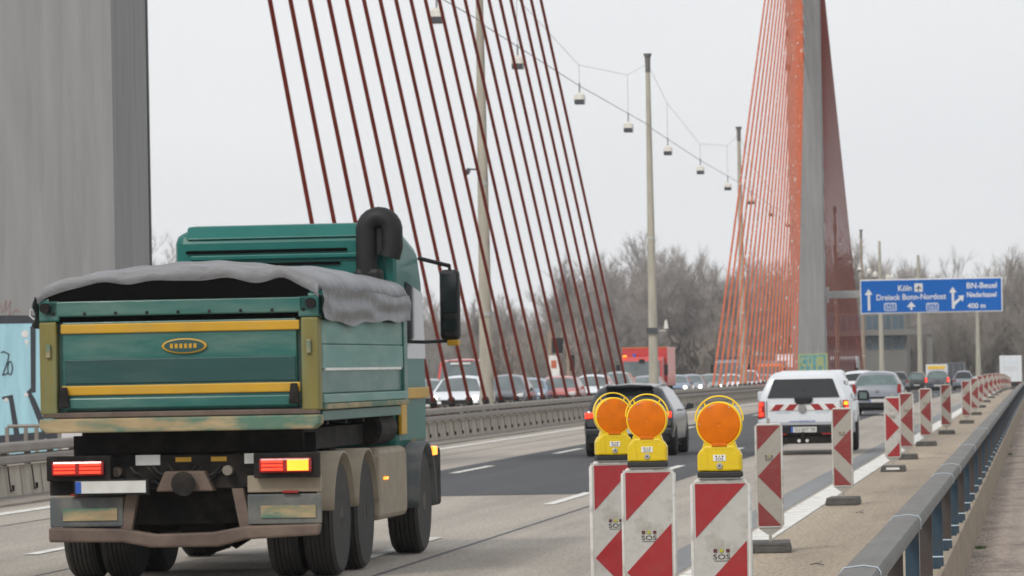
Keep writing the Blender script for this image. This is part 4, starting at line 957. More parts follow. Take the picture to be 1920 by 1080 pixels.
# ------------------------------------------------------------------ dump truck
def dump_truck():
    rz = R(-1.2); Y = 41.7; X = -7.54
    t = thing('dump_truck', 'green dump truck with yellow tailgate stripes and a grey tarpaulin cover', 'dump truck', (X, Y, .004), rz)
    G, GD, GU = 'truck_green', 'truck_green_dark', 'truck_green_dusty'
    W = 1.25
    # tipper body
    body = MB().box(-W+.04, W-.04, .08, 5.0, 1.52, 2.50).build('tipper_body', GU, t)
    gate = MB().box(-W+.20, W-.20, -.005, .078, 1.53, 2.31).build('tailgate', G, t, bevel=.01)
    for z0, z1, m in ((1.66, 1.755, 'truck_yellow'), (2.205, 2.30, 'truck_yellow')): MB().box(-W+.19, W-.17, -.026, -.006, z0+.004, z1-.006).build('stripe', m, gate, bevel=.012)
    MB().box(-W+.22, W-.21, -.022, -.006, 1.765, 1.98).build('panel_rib', GD, gate, bevel=.01)
    MB().box(-W+.22, W-.21, -.035, -.006, 1.545, 1.64).build('panel_rib', G, gate, bevel=.012)
    MB().box(-W+.05, W-.05, -.03, .078, 2.36, 2.50).build('top_beam', G, t, bevel=.015)
    MB().box(-W+.12, W-.12, .02, .077, 2.312, 2.358).build('groove', 'black_gap', t)
    for s in (-1, 1):
        x0, x1 = (s*W, s*(W-.155))
        MB().box(min(x0, x1), max(x0, x1), -.045, .14, 1.50, 2.315).build('corner_post', 'post_olive', t, bevel=.015)
        MB().box(min(s*(W+.005), s*(W-.18)), max(s*(W+.005), s*(W-.18)), -.03, .16, 2.317, 2.53).build('corner_block', G, t, bevel=.02)
        MB().lathe([(-.03, .03), (-.03, .045), (.07, .045), (.07, .03)], 14, 'y', (s*(W-.06), -.06, 2.44)).build('hinge', 'chassis', t)
    # emblem: yellow oval badge with worn lettering
    em = MB().lathe([(-.012, .05), (-.006, .066), (0, .068)], 32, 'y', (0, -.024, 0)).build('emblem', 'truck_yellow', gate); em.scale = (3.0, 1, 1); em.location = (.05, 0, 2.085)
    for s_ in (1,):
        e2 = MB().lathe([(-.0005, .046), (.0005, .052), (.0, .056)], 32, 'y', (0, -.037, 0)).build('emblem_ring', GD, gate); e2.scale = (3.2, 1, 1); e2.location = (.05, 0, 2.085)
    for k in range(6): MB().box(.05-.125+k*.042, .05-.125+k*.042+.026, -.0405, -.038, 2.065, 2.105).build('emblem_lettering', 'truck_yellow', gate)
    # lower lip
    MB().box(-W+.02, W-.02, -.04, .12, 1.465, 1.515).build('gate_sill', 'bumper_brown', t, bevel=.01)
    MB().prism([(-W+.06, 1.335), (W-.06, 1.335), (W+.0, 1.38), (W, 1.46), (-W, 1.46), (-W, 1.38)], -.10, .16).build('chute_lip', 'dusty_lip', t, bevel=.015)
    # side ribs and rails, right and left
    for s in (-1, 1):
        def sb(a, b, y0, y1, z0, z1, m, nm='side_panel', bev=.01):
            return MB().box(min(s*a, s*b), max(s*a, s*b), y0, y1, z0, z1).build(nm, m, t, bevel=bev)
        sb(W-.04, W+.01, .16, 5.0, 2.38, 2.51, GU, 'side_rail')
        sb(W-.04, W-.015, .16, 5.0, 2.31, 2.378, GD, 'side_panel')
        sb(W-.04, W-.008, .2, 4.9, 2.08, 2.30, GU)
        sb(W-.04, W-.002, .2, 4.9, 1.86, 2.075, GU)
        sb(W-.04, W-.02, .2, 4.9, 1.64, 1.855, G)
        sb(W-.04, W+.015, .16, 5.0, 1.555, 1.635, GU, 'side_rail')
        sb(W-.06, W+.02, .16, 5.0, 1.50, 1.55, 'dusty_lip', 'side_rail')
        sb(W-.25, W-.03, .3, 4.8, 1.40, 1.495, G, 'side_rail')
        sb(W-.04, W+.012, 4.80, 5.02, 1.50, 2.52, G, 'corner_post')
        sb(W-.02, W-.0005, .3, 4.7, 1.845, 1.868, 'label_white', 'side_line', 0)
    for y in (.9, 1.9, 2.9, 3.9):
        MB().box(-W+.1, W-.1, y, y+.12, 1.36, 1.515).build('cross_member', 'chassis', t)
    for s in (-1, 1):            # tailgate latches, hinge pins and hoses
        MB().prism([(s*.98, 1.56), (s*1.08, 1.56), (s*1.06, 1.74), (s*1.0, 1.74)][::s], -.085, -.046).build('latch', 'chassis', t, bevel=.01)
        MB().box(s*1.165-.02, s*1.165+.02, -.075, -.046, 2.0, 2.12).build('lamp_marker', 'dusty_lip', t, bevel=.006)
    for k in range(9): MB().lathe([(-.008, .014), (0, .016)], 8, 'y', (-1.12+.28*k, -.031, 2.385)).build('bolt', 'chassis', t)
    for k, (a, b, m) in enumerate(((-.35, .15, 'tail_red'), (-.15, .35, 'truck_yellow'), (-.30, .32, 'plastic_black'), (-.5, .1, 'plastic_black'))):
        P_ = [(a+(b-a)*j/14, .20-.03*math.sin(j*.9), 1.02-.16*math.sin(math.pi*j/14)+.012*math.sin(j*2.2+k)) for j in range(15)]
        MB().tube(P_, .013, 6).build('air_hose', 'chassis' if k < 2 else m, t, smooth=60)
    for x in (-.62, .38): MB().lathe([(-.05, .03), (-.05, .045), (.06, .045), (.06, .03)], 12, 'y', (x, .2, .98)).build('air_coupling', 'bumper_brown' if x < 0 else 'rim_dusty', t)
    # front headboard of the tipper, with canopy
    MB().box(-W+.04, W-.04, 5.0, 5.06, 1.5, 2.58).build('headboard', G, t)
    # tarpaulin, draped, sagging with folds; dark load opening behind the rear lip
    def tz(x, y):
        e = 1-(abs(x)/1.27)**2.6
        rise = min(1, max(0, y)/.9)
        hump = (.20+.07*rise)*max(0, e)**.42+.012*math.sin(y*2.3+x)+.008*math.sin(x*5+y*1.3)+.005*math.sin(x*17+y*5)
        if x > .75: hump += .05*math.exp(-((x-.95)/.12)**2)*max(0, 1-y/.8)
        return 2.555+hump+.012*math.sin(x*2.2+1)
    def tp(u, v):
        x = -1.275+2.55*u; y = -.03+5.05*v; return (x, y+.015*math.sin(x*11), tz(x, y))
    mb = MB().grid(tp, 60, 40); tarp = mb.build('tarpaulin', 'tarp', t, smooth=80); sm = tarp.modifiers.new('s', 'SOLIDIFY'); sm.thickness = .02
    for s in (-1, 1):           # side flap over the rail, crumpled
        def fl(u, v):
            y = -.03+5.05*u; z = tz(s*1.275, y)+.012-v*(.27+.03*math.sin(y*1.1)+.006*math.sin(y*5)); x = s*(1.30+.014*math.sin(v*9+y*1.5)*v+.012*math.sin(z*34+y*1.3+math.sin(y*2.2))); return (x, y, z)
        MB().grid(fl, 70, 12).build('tarpaulin_flap', 'tarp', tarp, smooth=80)
    def rear(u, v):
        x = -1.26+2.52*u; y = -.045+.0*v; zt = tz(x, -.03)+.01; lip = .105+.016*math.sin(x*2.6+.6)+.012*math.sin(x*11)+.02*(abs(x)/1.26)**4; return (x, y-.02*math.sin(v*3.1), zt-v*lip)
    MB().grid(rear, 50, 5).build('tarpaulin_hem', 'tarp', tarp, smooth=80)
    MB().prism([(-1.16, 2.501), (1.16, 2.501)]+[(1.16-2.32*k/16, max(2.52, tz(1.16-2.32*k/16, -.03)-.004)) for k in range(17)], -.036, .07).build('load_gap', 'black_gap', t)
    # chassis
    for s in (-1, 1): MB().box(s*.42-.05, s*.42+.05, .35, 7.3, .85, 1.13).build('frame_rail', 'chassis', t)
    MB().box(-.9, .9, .25, .42, .82, 1.12).build('rear_cross_beam', 'chassis', t, bevel=.01)
    MB().box(-1.0, 1.0, .5, 4.6, 1.14, 1.33).build('sub_frame', 'chassis', t)
    MB().box(-1.1, 1.1, .6, .66, .5, 1.30).build('rear_bulkhead', 'chassis', t)
    # coupling
    MB().prism([(-.26, .80), (.26, .80), (.18, .98), (-.18, .98)], .12, .3).build('tow_coupling', 'bumper_brown', t, bevel=.015)
    MB().lathe([(-.02, .05), (-.02, .11), (.12, .05)], 16, 'y', (0, .08, .87)).build('coupling_jaw', 'chassis', t)
    # tail lamps with clusters
    for s in (-1, 1):
        c = s*.93
        MB().box(c-.29, c+.29, .02, .13, .91, 1.13).build('lamp_bracket', 'chassis', t, bevel=.012)
        bx_ = MB().box(c-.235, c+.235, -.03, .019, .955, 1.085).build('tail_light', 'tail_red', t, bevel=.02)
        inner = 'tail_lit'; outer = 'tail_amber' if s > 0 else 'tail_lit'
        for k, (a, b) in enumerate(((-.21, -.02), (.02, .21))):
            m = (inner if (s > 0) == (k == 0) else outer)
            if m == 'tail_lit':
                for zz in ((.975, .998), (1.01, 1.03), (1.042, 1.064)): MB().box(c+a, c+b, -.038, -.0305, *zz).build('lamp', m, bx_)
            else: MB().box(c+a, c+b, -.038, -.0305, .972, 1.068).build('lamp', m, bx_, bevel=.01)
    MB().box(-.95, -.32, -.02, .0, .80, .905).build('number_plate', 'plate_white', t); MB().box(-.95, -.90, -.024, -.0205, .802, .903).build('country_band', 'plate_blue', t)
    MB().box(-.97, -.30, 0.001, .08, .78, .92).build('plate_holder', 'plastic_black', t)
    for a, b, m in ((-.46, -.24, 'label_white'), (.52, .74, 'label_white'), (-.10, .04, 'truck_yellow'), (.22, .36, 'truck_yellow')):
        MB().box(a, b, .235, .249, 1.035 if m == 'label_white' else 1.06, 1.125 if m == 'label_white' else 1.10).build('marker_plate', m, t)
    # mudguard panels and under-run bar
    for s in (-1, 1):
        x0, x1 = sorted((s*.56, s*1.22))
        MB().box(x0, x1, .14, .19, .78, .93).build('mudguard_panel', 'cream' if s > 0 else 'chassis', t, bevel=.01)
        MB().box(x0, x1, .13, .17, .50, .765).build('mud_flap', 'grey_blue', t, bevel=.01)
        MB().box(x0+.12, x1-.05, .118, .129, .555, .665).build('flap_band', 'dusty_lip', t)
        MB().box(s*.95-.07, s*.95+.07, .09, .13, .775, .795).build('reflector', 'tail_red', t)
        # sagging skid: bracket arms
        MB().prism([(s*.50, .40), (s*.60, .40), (s*.52, .82), (s*.42, .82)][::s], .14, .24).build('bumper_arm', 'bumper_brown', t)
    MB().prism([(-1.22, .37), (-.55, .36), (-.30, .31), (.30, .31), (.55, .37), (1.2, .40), (1.22, .50), (.55, .49), (.25, .44), (-.25, .43), (-.55, .48), (-1.22, .50)], .06, .17).build('underrun_bar', 'bumper_brown', t, bevel=.02)
    MB().lathe([(-.2, .2), (-.2, .26), (.0, .32), (.2, .26), (.2, .2)], 20, 'x', (0, 1.15, .52)).tube([(-.9, 1.15, .52), (.9, 1.15, .52)], .1, 10).build('rear_axle', 'chassis', t)
    MB().tube([(-.9, 2.5, .52), (.9, 2.5, .52)], .1, 10).lathe([(-.2, .2), (0, .32), (.2, .2)], 20, 'x', (0, 2.5, .52)).build('rear_axle', 'chassis', t)
    MB().tube([(-.9, 6.2, .52), (.9, 6.2, .52)], .08, 10).build('front_axle', 'chassis', t)
    def twheel(x, y, w=.28, r=.52, s=1):
        pr = [(-w/2, r*.55), (-w/2, r*.92), (-w/2+.03, r*.985)]
        k = 5
        for i in range(k):
            a = -w/2+.04+(w-.08)*i/k; b = -w/2+.04+(w-.08)*(i+.72)/k; pr += [(a, r), (b, r), (b+.004, r-.014), (b+(w-.08)*.24/k, r-.014)]
        pr += [(w/2-.03, r*.985), (w/2, r*.92), (w/2, r*.55)]
        wh = MB().lathe(pr, 36, 'x', (x, y, r)).build('wheel', 'tyre', t, smooth=30)
        MB().lathe([(s*w*.1, .30), (s*w*.42, .29), (s*w*.40, .24), (s*w*.1, .17), (s*w*.15, .11), (s*w*.5, .09), (s*w*.5, .01)], 24, 'x', (x, y, r)).build('rim', 'rim_dusty', wh, smooth=30)
    for s in (-1, 1):
        for y in (1.15, 2.5):
            twheel(s*1.09, y, s=s); twheel(s*.76, y, s=-s)
        twheel(s*1.07, 6.2, .31, s=s)
        # wheel arch mudguards
        for y in (1.15, 2.5):
            mb = MB()
            def arc(u, v):
                a = R(8+164*u); rr = .60+.0*v; return (s*(.60+.66*v), y+rr*math.cos(a), .52+rr*math.sin(a))
            ar = mb.grid(arc, 16, 1).build('wheel_arch', 'cream', t, smooth=50); q = ar.modifiers.new('s', 'SOLIDIFY'); q.thickness = .02
        mb = MB()
        def arc2(u, v):
            a = R(-5+190*u); return (s*(.8+.46*v), 6.2+.62*math.cos(a), .52+.60*math.sin(a))
        ar = mb.grid(arc2, 18, 1).build('wheel_arch', 'grey_blue', t, smooth=50); q = ar.modifiers.new('s', 'SOLIDIFY'); q.thickness = .03
    # tank and box between axles
    MB().prism([(3.28, .42), (4.95, .42), (5.0, .5), (5.0, 1.02), (4.92, 1.10), (3.34, 1.10), (3.28, 1.02)], .72, 1.24, 'x').build('fuel_tank', 'cream', t, bevel=.05)
    MB().box(-1.22, -.7, 3.3, 4.9, .45, 1.1).build('air_tank_box', 'cream', t, bevel=.04)
    MB().box(1.241, 1.252, 3.5, 3.75, .80, .825).build('side_marker', 'tail_amber', t)
    MB().lathe([(-.5, .12), (-.48, .16), (.48, .16), (.5, .12)], 16, 'y', (1.02, 4.35, 1.28)).build('air_cylinder', 'chassis', t)
    # cab
    cy0, cy1 = 5.35, 7.3
    cab = MB().prism([(cy0, 1.05), (cy1, 1.05), (cy1+.02, 1.75), (cy1-.18, 2.75), (cy1-.45, 3.08), (cy0+.35, 3.27), (cy0+.02, 3.22)], -1.12, 1.10, 'x').build('cab', 'cab_green', t, bevel=.09)
    MB().box(-1.0, .62, cy0-.012, cy0+.05, 3.03, 3.06).build('roof_groove', 'black_gap', cab, bevel=.01)
    MB().box(-.7, .55, cy0-.012, cy0+.05, 2.90, 2.925).build('roof_groove', 'black_gap', cab)
    MB().box(-.95, .95, cy0-.03, cy0+.01, 2.96, 3.01).build('cab_rib', 'cab_green', cab, bevel=.012)
    MB().prism([(cy0+.35, 3.17), (cy0+.9, 3.17), (cy0+1.3, 3.10), (cy0+1.3, 3.14), (cy0+.5, 3.32), (cy0+.1, 3.30), (cy0, 3.17)], -1.0, .82, 'x').build('roof_spoiler', 'cab_green', cab, bevel=.05)
    for s in (-1, 1):
        MB().prism([(cy0+.55, 1.95), (cy1-.12, 1.95), (cy1-.28, 2.62), (cy0+.6, 2.72)], s*(1.10 if s > 0 else 1.12), s*(1.115 if s > 0 else 1.13), 'x').build('side_window', 'car_glass', cab)
        MB().box(min(s*1.10, s*1.16), max(s*1.10, s*1.16), cy0+.1, cy1-.2, 1.55, 1.66).build('side_trim', 'truck_yellow', cab, bevel=.01)
        MB().box(min(s*1.10, s*1.14), max(s*1.10, s*1.14), cy0+.02, cy0+.35, 1.2, 2.1).build('side_panel', 'truck_yellow', cab, bevel=.01)
        MB().prism([(cy1-.5, .45), (cy1+.1, .45), (cy1+.1, 1.04), (cy1-.3, 1.04)], s*.9, s*1.22, 'x').build('bumper_corner', 'chassis', t, bevel=.03)
        MB().box(min(s*1.2, s*1.27), max(s*1.2, s*1.27), cy1-.75, cy1-.45, .97, 1.06).build('indicator', 'tail_amber' if s > 0 else 'tail_red', t, bevel=.012)
        # mirrors
        x2 = s*1.36
        MB().tube([(s*1.08, cy1-.25, 2.98), (x2, cy1+.02, 2.90), (x2, cy1+.02, 2.84)], .022, 8).build('mirror_arm', 'plastic_black', t)
        MB().tube([(s*1.1, cy1-.2, 2.12), (x2, cy1+.02, 2.13)], .018, 8).build('mirror_arm', 'plastic_black', t)
        mr = MB().box(x2-.10, x2+.10, cy1-.06, cy1+.10, 2.14, 2.86).build('wing_mirror', 'plastic_black', t, bevel=.04)
        MB().box(x2-.08, x2+.08, cy1-.071, cy1-.061, 2.42, 2.82).build('mirror_glass', 'car_glass', mr); MB().box(x2-.07, x2+.07, cy1-.071, cy1-.061, 2.24, 2.36).build('mirror_glass', 'car_glass', mr)
        MB().box(x2-.03, x2+.09, cy1-.05, cy1+.08, 2.08, 2.139).build('mirror_marker', 'truck_yellow', mr, bevel=.01)
    # raised air intake and stack behind the cab, right
    MB().box(.72, 1.0, 5.12, 5.32, 1.35, 2.85).build('intake_duct', 'plastic_black', t, bevel=.05)
    mb = MB(); pts = []
    for k in range(13):
        a = R(190-200*k/12); pts.append((.97+.13*math.cos(a), 5.22, 3.22+.13*math.sin(a)))
    mb.tube([(.84, 5.22, 2.6), (.84, 5.22, 3.1)]+pts+[(1.10, 5.22, 3.05), (1.07, 5.22, 2.95)], .105, 14)
    ink = mb.build('air_intake', 'plastic_black', t, smooth=60)
    MB().box(.86, 1.05, 5.21, 5.27, 2.98, 3.25).build('intake_plate', 'plastic_black', t)
    MB().box(.62, 1.0, 5.06, 5.11, 2.0, 2.6).build('heat_shield', 'chassis', t)
    return t
dump_truck()

# ------------------------------------------------------------------ sign gantry
def sign():
    Y = 368.5; a = unproj(1612, 525, Y); b = unproj(1879, 519, Y); c = unproj(1614, 588, Y)
    x0, x1, zt, zb = a.x, b.x, (a.z+b.z)/2, c.z-.05
    W = x1-x0; Hh = zt-zb
    t = thing('motorway_sign', 'large blue overhead motorway sign with white destinations and arrows', 'motorway sign', (x0, Y, zb))
    MB().box(0, W, 0, .12, 0, Hh).build('board', 'sign_white', t, bevel=.05)
    MB().box(.09, W-.09, -.012, -.001, .09, Hh-.09).build('blue_field', 'sign_blue', t)
    k = W/1440.0                       # zoomed-photo units to metres (photo zoom: 170..1610 across, 130..475 down)
    kz = Hh/352.0
    def P(u, v): return ((u-170)*k, (470-v+ (1440-(1610-u))*0.018 - 0)*kz)
    # the zoomed photo slopes: right end is about 25 units higher than the left
    def Q(u, v): return ((u-170)*k, (472-(v+(u-170)*.0195))*kz)
    def poly(pts, name='arrow', m='sign_white', d=-.02): return MB().prism([Q(*p) for p in pts], d, -.0125).build(name, m, t)
    def word(s, u, v, wu, size): 
        x, z = Q(u, v); text(s, size*kz*1.42, 'lettering', 'sign_white', t, (x, -.014, z), width=wu*k, ext=.004, bold=.012)
    poly([(247, 435), (247, 280), (218, 275), (257, 215), (296, 270), (272, 275), (272, 435)])
    poly([(1098, 415), (1098, 255), (1072, 250), (1108, 192), (1146, 245), (1122, 252), (1122, 345), (1176, 302), (1160, 285), (1222, 278), (1208, 345), (1192, 322), (1140, 368), (1126, 392), (1124, 415)])
    poly([(676, 428), (676, 398), (642, 398), (686, 345), (732, 395), (698, 397), (698, 428)])
    word('Köln', 625, 232, 138, 58); word('Dreieck Bonn-Nordost', 686, 322, 706, 58)
    word('BN-Beuel', 1402, 205, 304, 58); word('Niederkassel', 1400, 295, 298, 52); word('400 m', 1348, 410, 184, 52)
    bx_ = poly([(722, 243), (722, 158), (806, 156), (806, 242)], 'airport_symbol')
    ap = MB().prism([Q(*p) for p in [(760, 232), (750, 232), (760, 222), (760, 208), (738, 216), (738, 208), (760, 190), (760, 178), (764, 170), (768, 178), (768, 190), (792, 208), (792, 216), (768, 208), (768, 222), (778, 232)]], -.03, -.021).build('aircraft', 'ink', bx_)
    for u in (474, 900):
        fr = [(u-62, 365), (u-50, 358), (u+50, 356), (u+62, 364), (u+62, 428), (u+50, 436), (u-50, 438), (u-62, 430)]
        pl = poly(fr, 'route_shield'); MB().prism([Q(*p) for p in [(u-53, 369), (u+53, 367), (u+53, 427), (u-53, 429)]], -.026, -.021).build('shield_field', 'sign_blue', pl)
        x, z = Q(u, 418); text('565', 50*kz*1.3, 'lettering', 'sign_white', pl, (x, -.03, z), width=88*k, ext=.004)
    # steel support: cantilever beam to a column in the median
    for zz in (.35, Hh-.4): MB().box(.3, W-.3, .125, .3, zz, zz+.18).build('back_rail', 'steel_pale', t)
    g = thing('sign_gantry', 'pale grey beam reaching from the distant pylon to the blue motorway sign', 'gantry', (x0, Y+.7, 0))
    zB = gz(1580, 552, Y); xl = PX+1.262-x0
    MB().box(xl, W*.92, -.25, .3, zB-.28, zB+.28).build('beam', 'steel_pale', g, bevel=.03)
    MB().box(xl, xl+.12, -.6, .6, zB-.6, zB+.6).build('bracket', 'steel_pale', g, bevel=.02)
    for u in (.08, .36, .64, .9): MB().box(W*u-.07, W*u+.07, -.37, -.252, zb+.1, zt-.1).build('hanger', 'steel_pale', g)
sign()
# three pale masts behind the sign
for px, top, Y, lab in ((1653, 452, 587, 'leftmost pale mast rising behind the blue sign'), (1725, 478, 589, 'middle pale mast passing behind the blue sign'), (1834, 560, 591, 'right pale mast under the right part of the blue sign')):
    x = gx(px, Y, 3); zt = gz(px, top, Y)
    t = thing('roadside_mast', lab, 'mast', (x, Y, -9), group='pale masts behind the motorway sign')
    MB().tube([(0, 0, 0), (0, 0, 11), (0, 0, zt+9)], [.36, .31, .16], 12).build('mast', 'pole_concrete', t, smooth=60)
    MB().tube([(0, 0, 0), (0, 0, .5)], .5, 12).build('base', 'steel_pale', t)
for i, (px, py) in enumerate(((1629, 509), (1641, 515), (1614, 500), (1665, 521), (1672, 521))):
    p = unproj(px, py, 560+i*9); o = MB().lathe([(-.35, .1), (-.2, .3), (.1, .32), (.3, .2), (.42, .05)], 10, 'z', p).tube([p+Vector((0, 0, .3)), (p.x, p.y, p.z+2.2)], .03, 5).build('globe_lamp', 'lamp_white')
    tag(o, f'small pale globe lamp above the left end of the blue sign, {["third", "fourth", "second", "fifth", "sixth"][i]} in its row', 'lamp')
# small sign post with posters beyond the near cables
st = thing('info_post', 'white board and dark sign boxes on two grey posts seen between the near red cables', 'sign', (gx(1052, 300, 2), 300, zr(300)), 0)
MB().box(-.75, -.1, -.05, .0, 1.5, 2.9).build('white_board', 'label_white', st); MB().box(-.62, -.28, -.07, -.051, 2.1, 2.6).build('board_stain', 'spray_orange', st); MB().box(-.55, .15, -.1, .1, 3.05, 4.0).build('sign_box', 'plastic_black', st)
MB().box(.55, .85, -.05, 0, 1.9, 2.9).build('side_board', 'anth' if 'anth' in M else 'chassis', st)
for x in (-.72, .42): MB().box(x-.08, x+.18, 0.01, .2, 0, 4.4 if x < 0 else 3.5).build('post', 'pole_brown', st)

# ------------------------------------------------------------------ building
bY = 600; bx0, bx1 = gx(1478, bY, 3), gx(1701, bY, 3)
bd = thing('office_building', 'grey concrete building with blue window bands behind the distant pylon', 'building', (bx0, bY, -9))
BW = bx1-bx0; zt = gz(1620, 586, bY)+9
MB().box(0, BW, 0, 14, 0, zt).build('wall', 'bld_concrete', bd)
for pa, pb in ((592, 618), (631, 656)):
    za, zb_ = gz(1620, pb, bY)+9, gz(1620, pa, bY)+9; n = 9
    for i in range(n):
        w_ = MB().box(.25+i*(BW-.4)/n, .25+(i+1)*(BW-.4)/n-.25, -.06, -.002, za, zb_).build('window', 'bld_glass', bd)
        MB().box(.25+(i+.45)*(BW-.4)/n-.06, .25+(i+.45)*(BW-.4)/n+.06, -.12, -.062, za, zb_).build('mullion', 'bld_concrete', w_)
z1 = gz(1700, 628, bY)+9; z2 = gz(1700, 617, bY)+9; ex = gx(1750, bY, 3)-bx0
MB().box(-.5, ex, -1.6, -.15, z1, z2).build('balcony', 'bld_concrete', bd)
xx = gx(1744, bY, 3)-bx0; MB().box(xx-.35, xx+.35, -1.4, -.4, 0, z1-.003).build('column', 'bld_concrete', bd)

# ------------------------------------------------------------------ trees
def make_tree_meshes(seed, H=26, spread=.34, dens=1.0):
    rnd = random.Random(seed); tr = MB(); cr_ = MB()
    def seg(mb, p, q, r0, r1, n):
        mb.tube([p, q], r0, n, r1, caps=False)
    def twig(p, d, L, w):
        u = d.cross(Vector((rnd.uniform(-1, 1), rnd.uniform(-1, 1), rnd.uniform(-1, 1)))).normalized()*w; e = p+d*L
        cr_.add([p-u, p+u, e], [(0, 1, 2)])
    def grow(p, d, L, r, lev):
        n = 3; q = p; dd = d.copy()
        for i in range(n):
            nd = (dd+Vector((rnd.gauss(0, .12), rnd.gauss(0, .12), rnd.gauss(.05, .06)))).normalized(); e = q+nd*L/n
            r0 = r*(1-i/n*.6); r1 = r*(1-(i+1)/n*.6)
            if lev <= 2: seg(tr if lev <= 1 else cr_, q, e, r0, r1, 5 if lev == 0 else 3)
            else: 
                u = nd.cross(Vector((rnd.uniform(-1, 1), rnd.uniform(-1, 1), .1))).normalized(); cr_.add([q-u*r0, q+u*r0, e+u*r1, e-u*r1], [(0, 1, 2, 3)])
            if lev < 3:
                k = {0: 5, 1: 3, 2: 3}[lev]
                if lev == 0 and i == 0: k = 2
                for _ in range(k):
                    t_ = rnd.random(); a = rnd.uniform(0, 6.283); el = rnd.uniform(.3, .7) if lev == 0 else rnd.uniform(.25, .9)
                    side = Vector((math.cos(a), math.sin(a), 0)); cd_ = (nd*math.cos(el)+(side-side.dot(nd)*nd).normalized()*math.sin(el)).normalized()
                    cd_ = (cd_+Vector((0, 0, .25))).normalized()
                    LL = L*rnd.uniform(.35, .6)*(1.0 if lev else (1-.35*(i+t_)/n)); grow(q.lerp(e, t_), cd_, LL, max(.015, r1*.5), lev+1)
            else:
                for _ in range(3):
                    cd_ = (nd+Vector((rnd.gauss(0, .55), rnd.gauss(0, .55), rnd.gauss(.25, .35)))).normalized(); twig(q.lerp(e, rnd.random()), cd_, rnd.uniform(.5, 1.3), rnd.uniform(.010, .022))
            q = e; dd = nd
        if lev < 3: grow(q, dd, L*.35, r*.35, lev+1 if lev else 1)
    nst = rnd.choice([1, 1, 2, 3])
    for _ in range(nst): grow(Vector((rnd.uniform(-.3, .3), rnd.uniform(-.3, .3), 0)), Vector((rnd.uniform(-.12, .12), rnd.uniform(-.12, .12), 1)).normalized(), H*.72*rnd.uniform(.85, 1), .32, 0)
    return tr, cr_
TV = []
for k in range(6):
    a, b = make_tree_meshes(40+k)
    t = thing('bare_tree', 'bare winter tree in the wood beyond the bridge', 'tree', (-200-20*k, 900, -9.2), group='bare trees beyond the bridge')
    a.build('trunk', 'bark', t, fix=False); b.build('crown', 'twigs' if k % 2 else 'twigs_grey', t, fix=False); TV.append(t)
def top_at(px):
    T_ = [(280, 440), (350, 455), (420, 470), (900, 600), (940, 560), (1000, 555), (1060, 530), (1100, 500), (1140, 455), (1200, 470), (1260, 490), (1340, 488), (1400, 500), (1480, 505), (1560, 500), (1600, 465), (1680, 482), (1750, 492), (1820, 490), (1860, 505), (1890, 490), (1960, 470)]
    for (a, b), (c, d) in zip(T_[:-1], T_[1:]):
        if a <= px <= c: return b+(d-b)*(px-a)/(c-a)
    return 500
rnd = random.Random(11); cnt = 0; used = set()
spots = []
for row, (Y, step) in enumerate(((648, 36), (710, 34), (780, 32))):
    px = 925+row*9
    while px < 1975: spots.append((px+rnd.uniform(-9, 9), Y+rnd.uniform(-22, 22), row)); px += step*rnd.uniform(.8, 1.2)
rnd2 = None
spots += [(290, 700, 0), (312, 650, 0), (330, 690, 0), (345, 720, 0), (375, 690, 0), ]+[(775+rnd.uniform(-5, 5)+k*11, rnd.uniform(800, 1150), 3) for k in range(16)]
for px, Y, row in spots:
    Y = max(Y, 622)
    x = gx(px, Y, 0); ty = top_at(px)-30+rnd.uniform(-10, 95)-(0 if row else -10)
    if px < 400: ty = 438+(px-296)*.25
    zt_ = gz(px, ty, Y)+9.2
    v = rnd.randrange(6); src = TV[v]; sc_ = zt_/27.0
    if v not in used: used.add(v); t = src; 
    else: t = copy_tree(src)
    if ty < top_at(px)-12 and row == 0: t['label'] = 'tall bare tree standing in the front row of the wood beyond the bridge'
    if px < 400: t['label'] = 'bare tree seen between the left pylon and the green lorry cab'
    t.location = (x, Y, -9.2); t.rotation_euler = (0, 0, rnd.uniform(0, 6.28)); wz = rnd.uniform(.9, 1.15)
    t.scale = (sc_*wz, sc_*wz, sc_)
for k in range(6):
    if k not in used: bpy.data.objects.remove(TV[k])
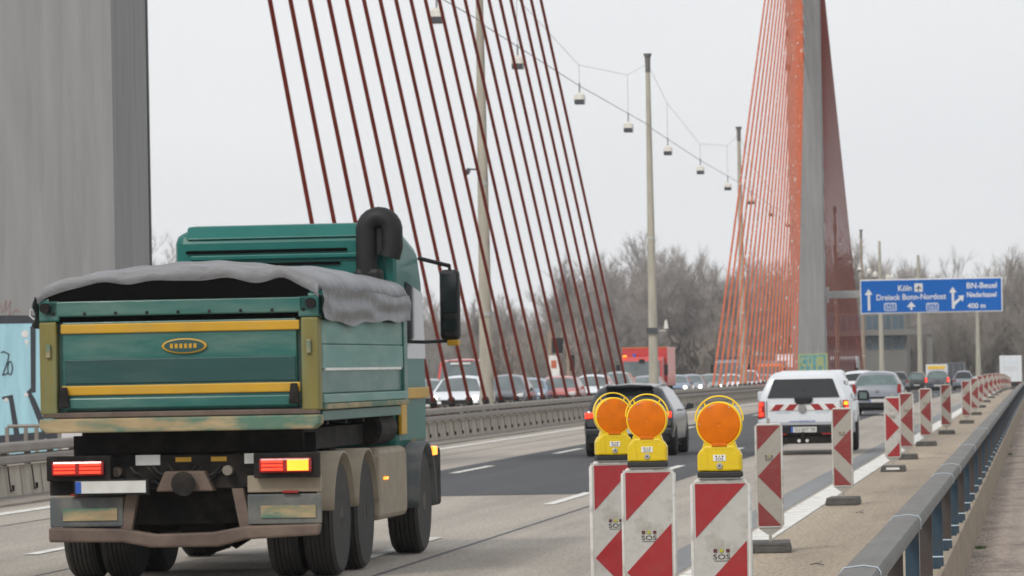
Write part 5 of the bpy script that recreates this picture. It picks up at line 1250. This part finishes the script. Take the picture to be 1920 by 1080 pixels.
# undergrowth and far wood: uncountable twig mass
def thicket(name, pxs, Y0, Y1, fn, n, m, seed, size=1.3):
    rnd = random.Random(seed); mb = MB()
    for _ in range(n):
        px = rnd.uniform(*pxs); Y = rnd.uniform(Y0, Y1); zt_ = gz(px, fn(px), Y); x = gx(px, Y, 0)
        z = -9+(zt_+9)*rnd.random()**.8
        d = Vector((rnd.gauss(0, .5), rnd.gauss(0, .5), 1)).normalized(); L = rnd.uniform(.8, 2.6)*size; w_ = rnd.uniform(.03, .085)*size
        u = Vector((d.z, rnd.uniform(-.5, .5), -d.x)).normalized()*w_; p = Vector((x, Y, z)); mb.add([p-u, p+u, p+d*L], [(0, 1, 2)])
    return tag(mb.build(name, m, fix=False), {'undergrowth': 'brown leafless undergrowth along the far end of the bridge', 'far_wood': 'hazy grey mass of far bare woodland behind the trees', 'far_wood_left': ''}.get(name) or None, 'woodland', kind='stuff')
thicket('undergrowth', (900, 1990), 634, 690, lambda p: 632+12*math.sin(p*.021)+8*math.sin(p*.063), 30000, 'shrub', 5, 1.0)
thicket('far_wood', (880, 1990), 880, 960, lambda p: top_at(p)+105+10*math.sin(p*.03)+6*math.sin(p*.11), 70000, 'twigs_grey', 6, 1.25)
# distant hills
mb = MB(); n = 60; vs = []; fs = []
for i in range(n+1):
    px = -200+2400*i/n; Y = 1600; x = gx(px, Y, 0); h = 9+12*math.exp(-((px-780)/330)**2)+3.5*math.sin(px*.006)+1.5*math.sin(px*.017)
    vs += [(x, Y-250, -10), (x, Y, h*1.0), (x, Y+250, h*.8)]
    if i: fs += [(3*i-3, 3*i, 3*i+1, 3*i-2), (3*i-2, 3*i+1, 3*i+2, 3*i-1)]
mb.add(vs, fs); tag(mb.build('hills', 'hill', smooth=60), kind='structure')

# small litter on the hard shoulder
for px, py, l, lab in ((1532, 1061, .12, 'small dry twig lying on the shoulder near the guardrail'), (1612, 963, .09, 'short dark twig on the shoulder between the beacons and the guardrail')):
    Y = ydist(px, py); x = gx(px, Y, 0)
    o = MB().tube([(x-l/2, Y, .014), (x, Y+.1, .02), (x+l/2, Y-.05, .012)], .006, 5).tube([(x, Y+.1, .018), (x+.03, Y+.3, .03)], .004, 5).build('fallen_twig', 'bark'); tag(o, lab, 'twig')

# ------------------------------------------------------------------ haze
hm = bpy.data.materials.new('haze'); hm.use_nodes = True; hn = hm.node_tree.nodes; hn.clear()
pv = hn.new('ShaderNodeVolumePrincipled'); pv.inputs['Density'].default_value = .00016; pv.inputs['Color'].default_value = (.955, .97, .99, 1); pv.inputs['Anisotropy'].default_value = .2
ho = hn.new('ShaderNodeOutputMaterial'); hm.node_tree.links.new(pv.outputs[0], ho.inputs['Volume']); M['haze'] = hm
tag(MB().box(-1300, 900, -120, 1900, -13, 75).build('haze', 'haze'), kind='stuff')
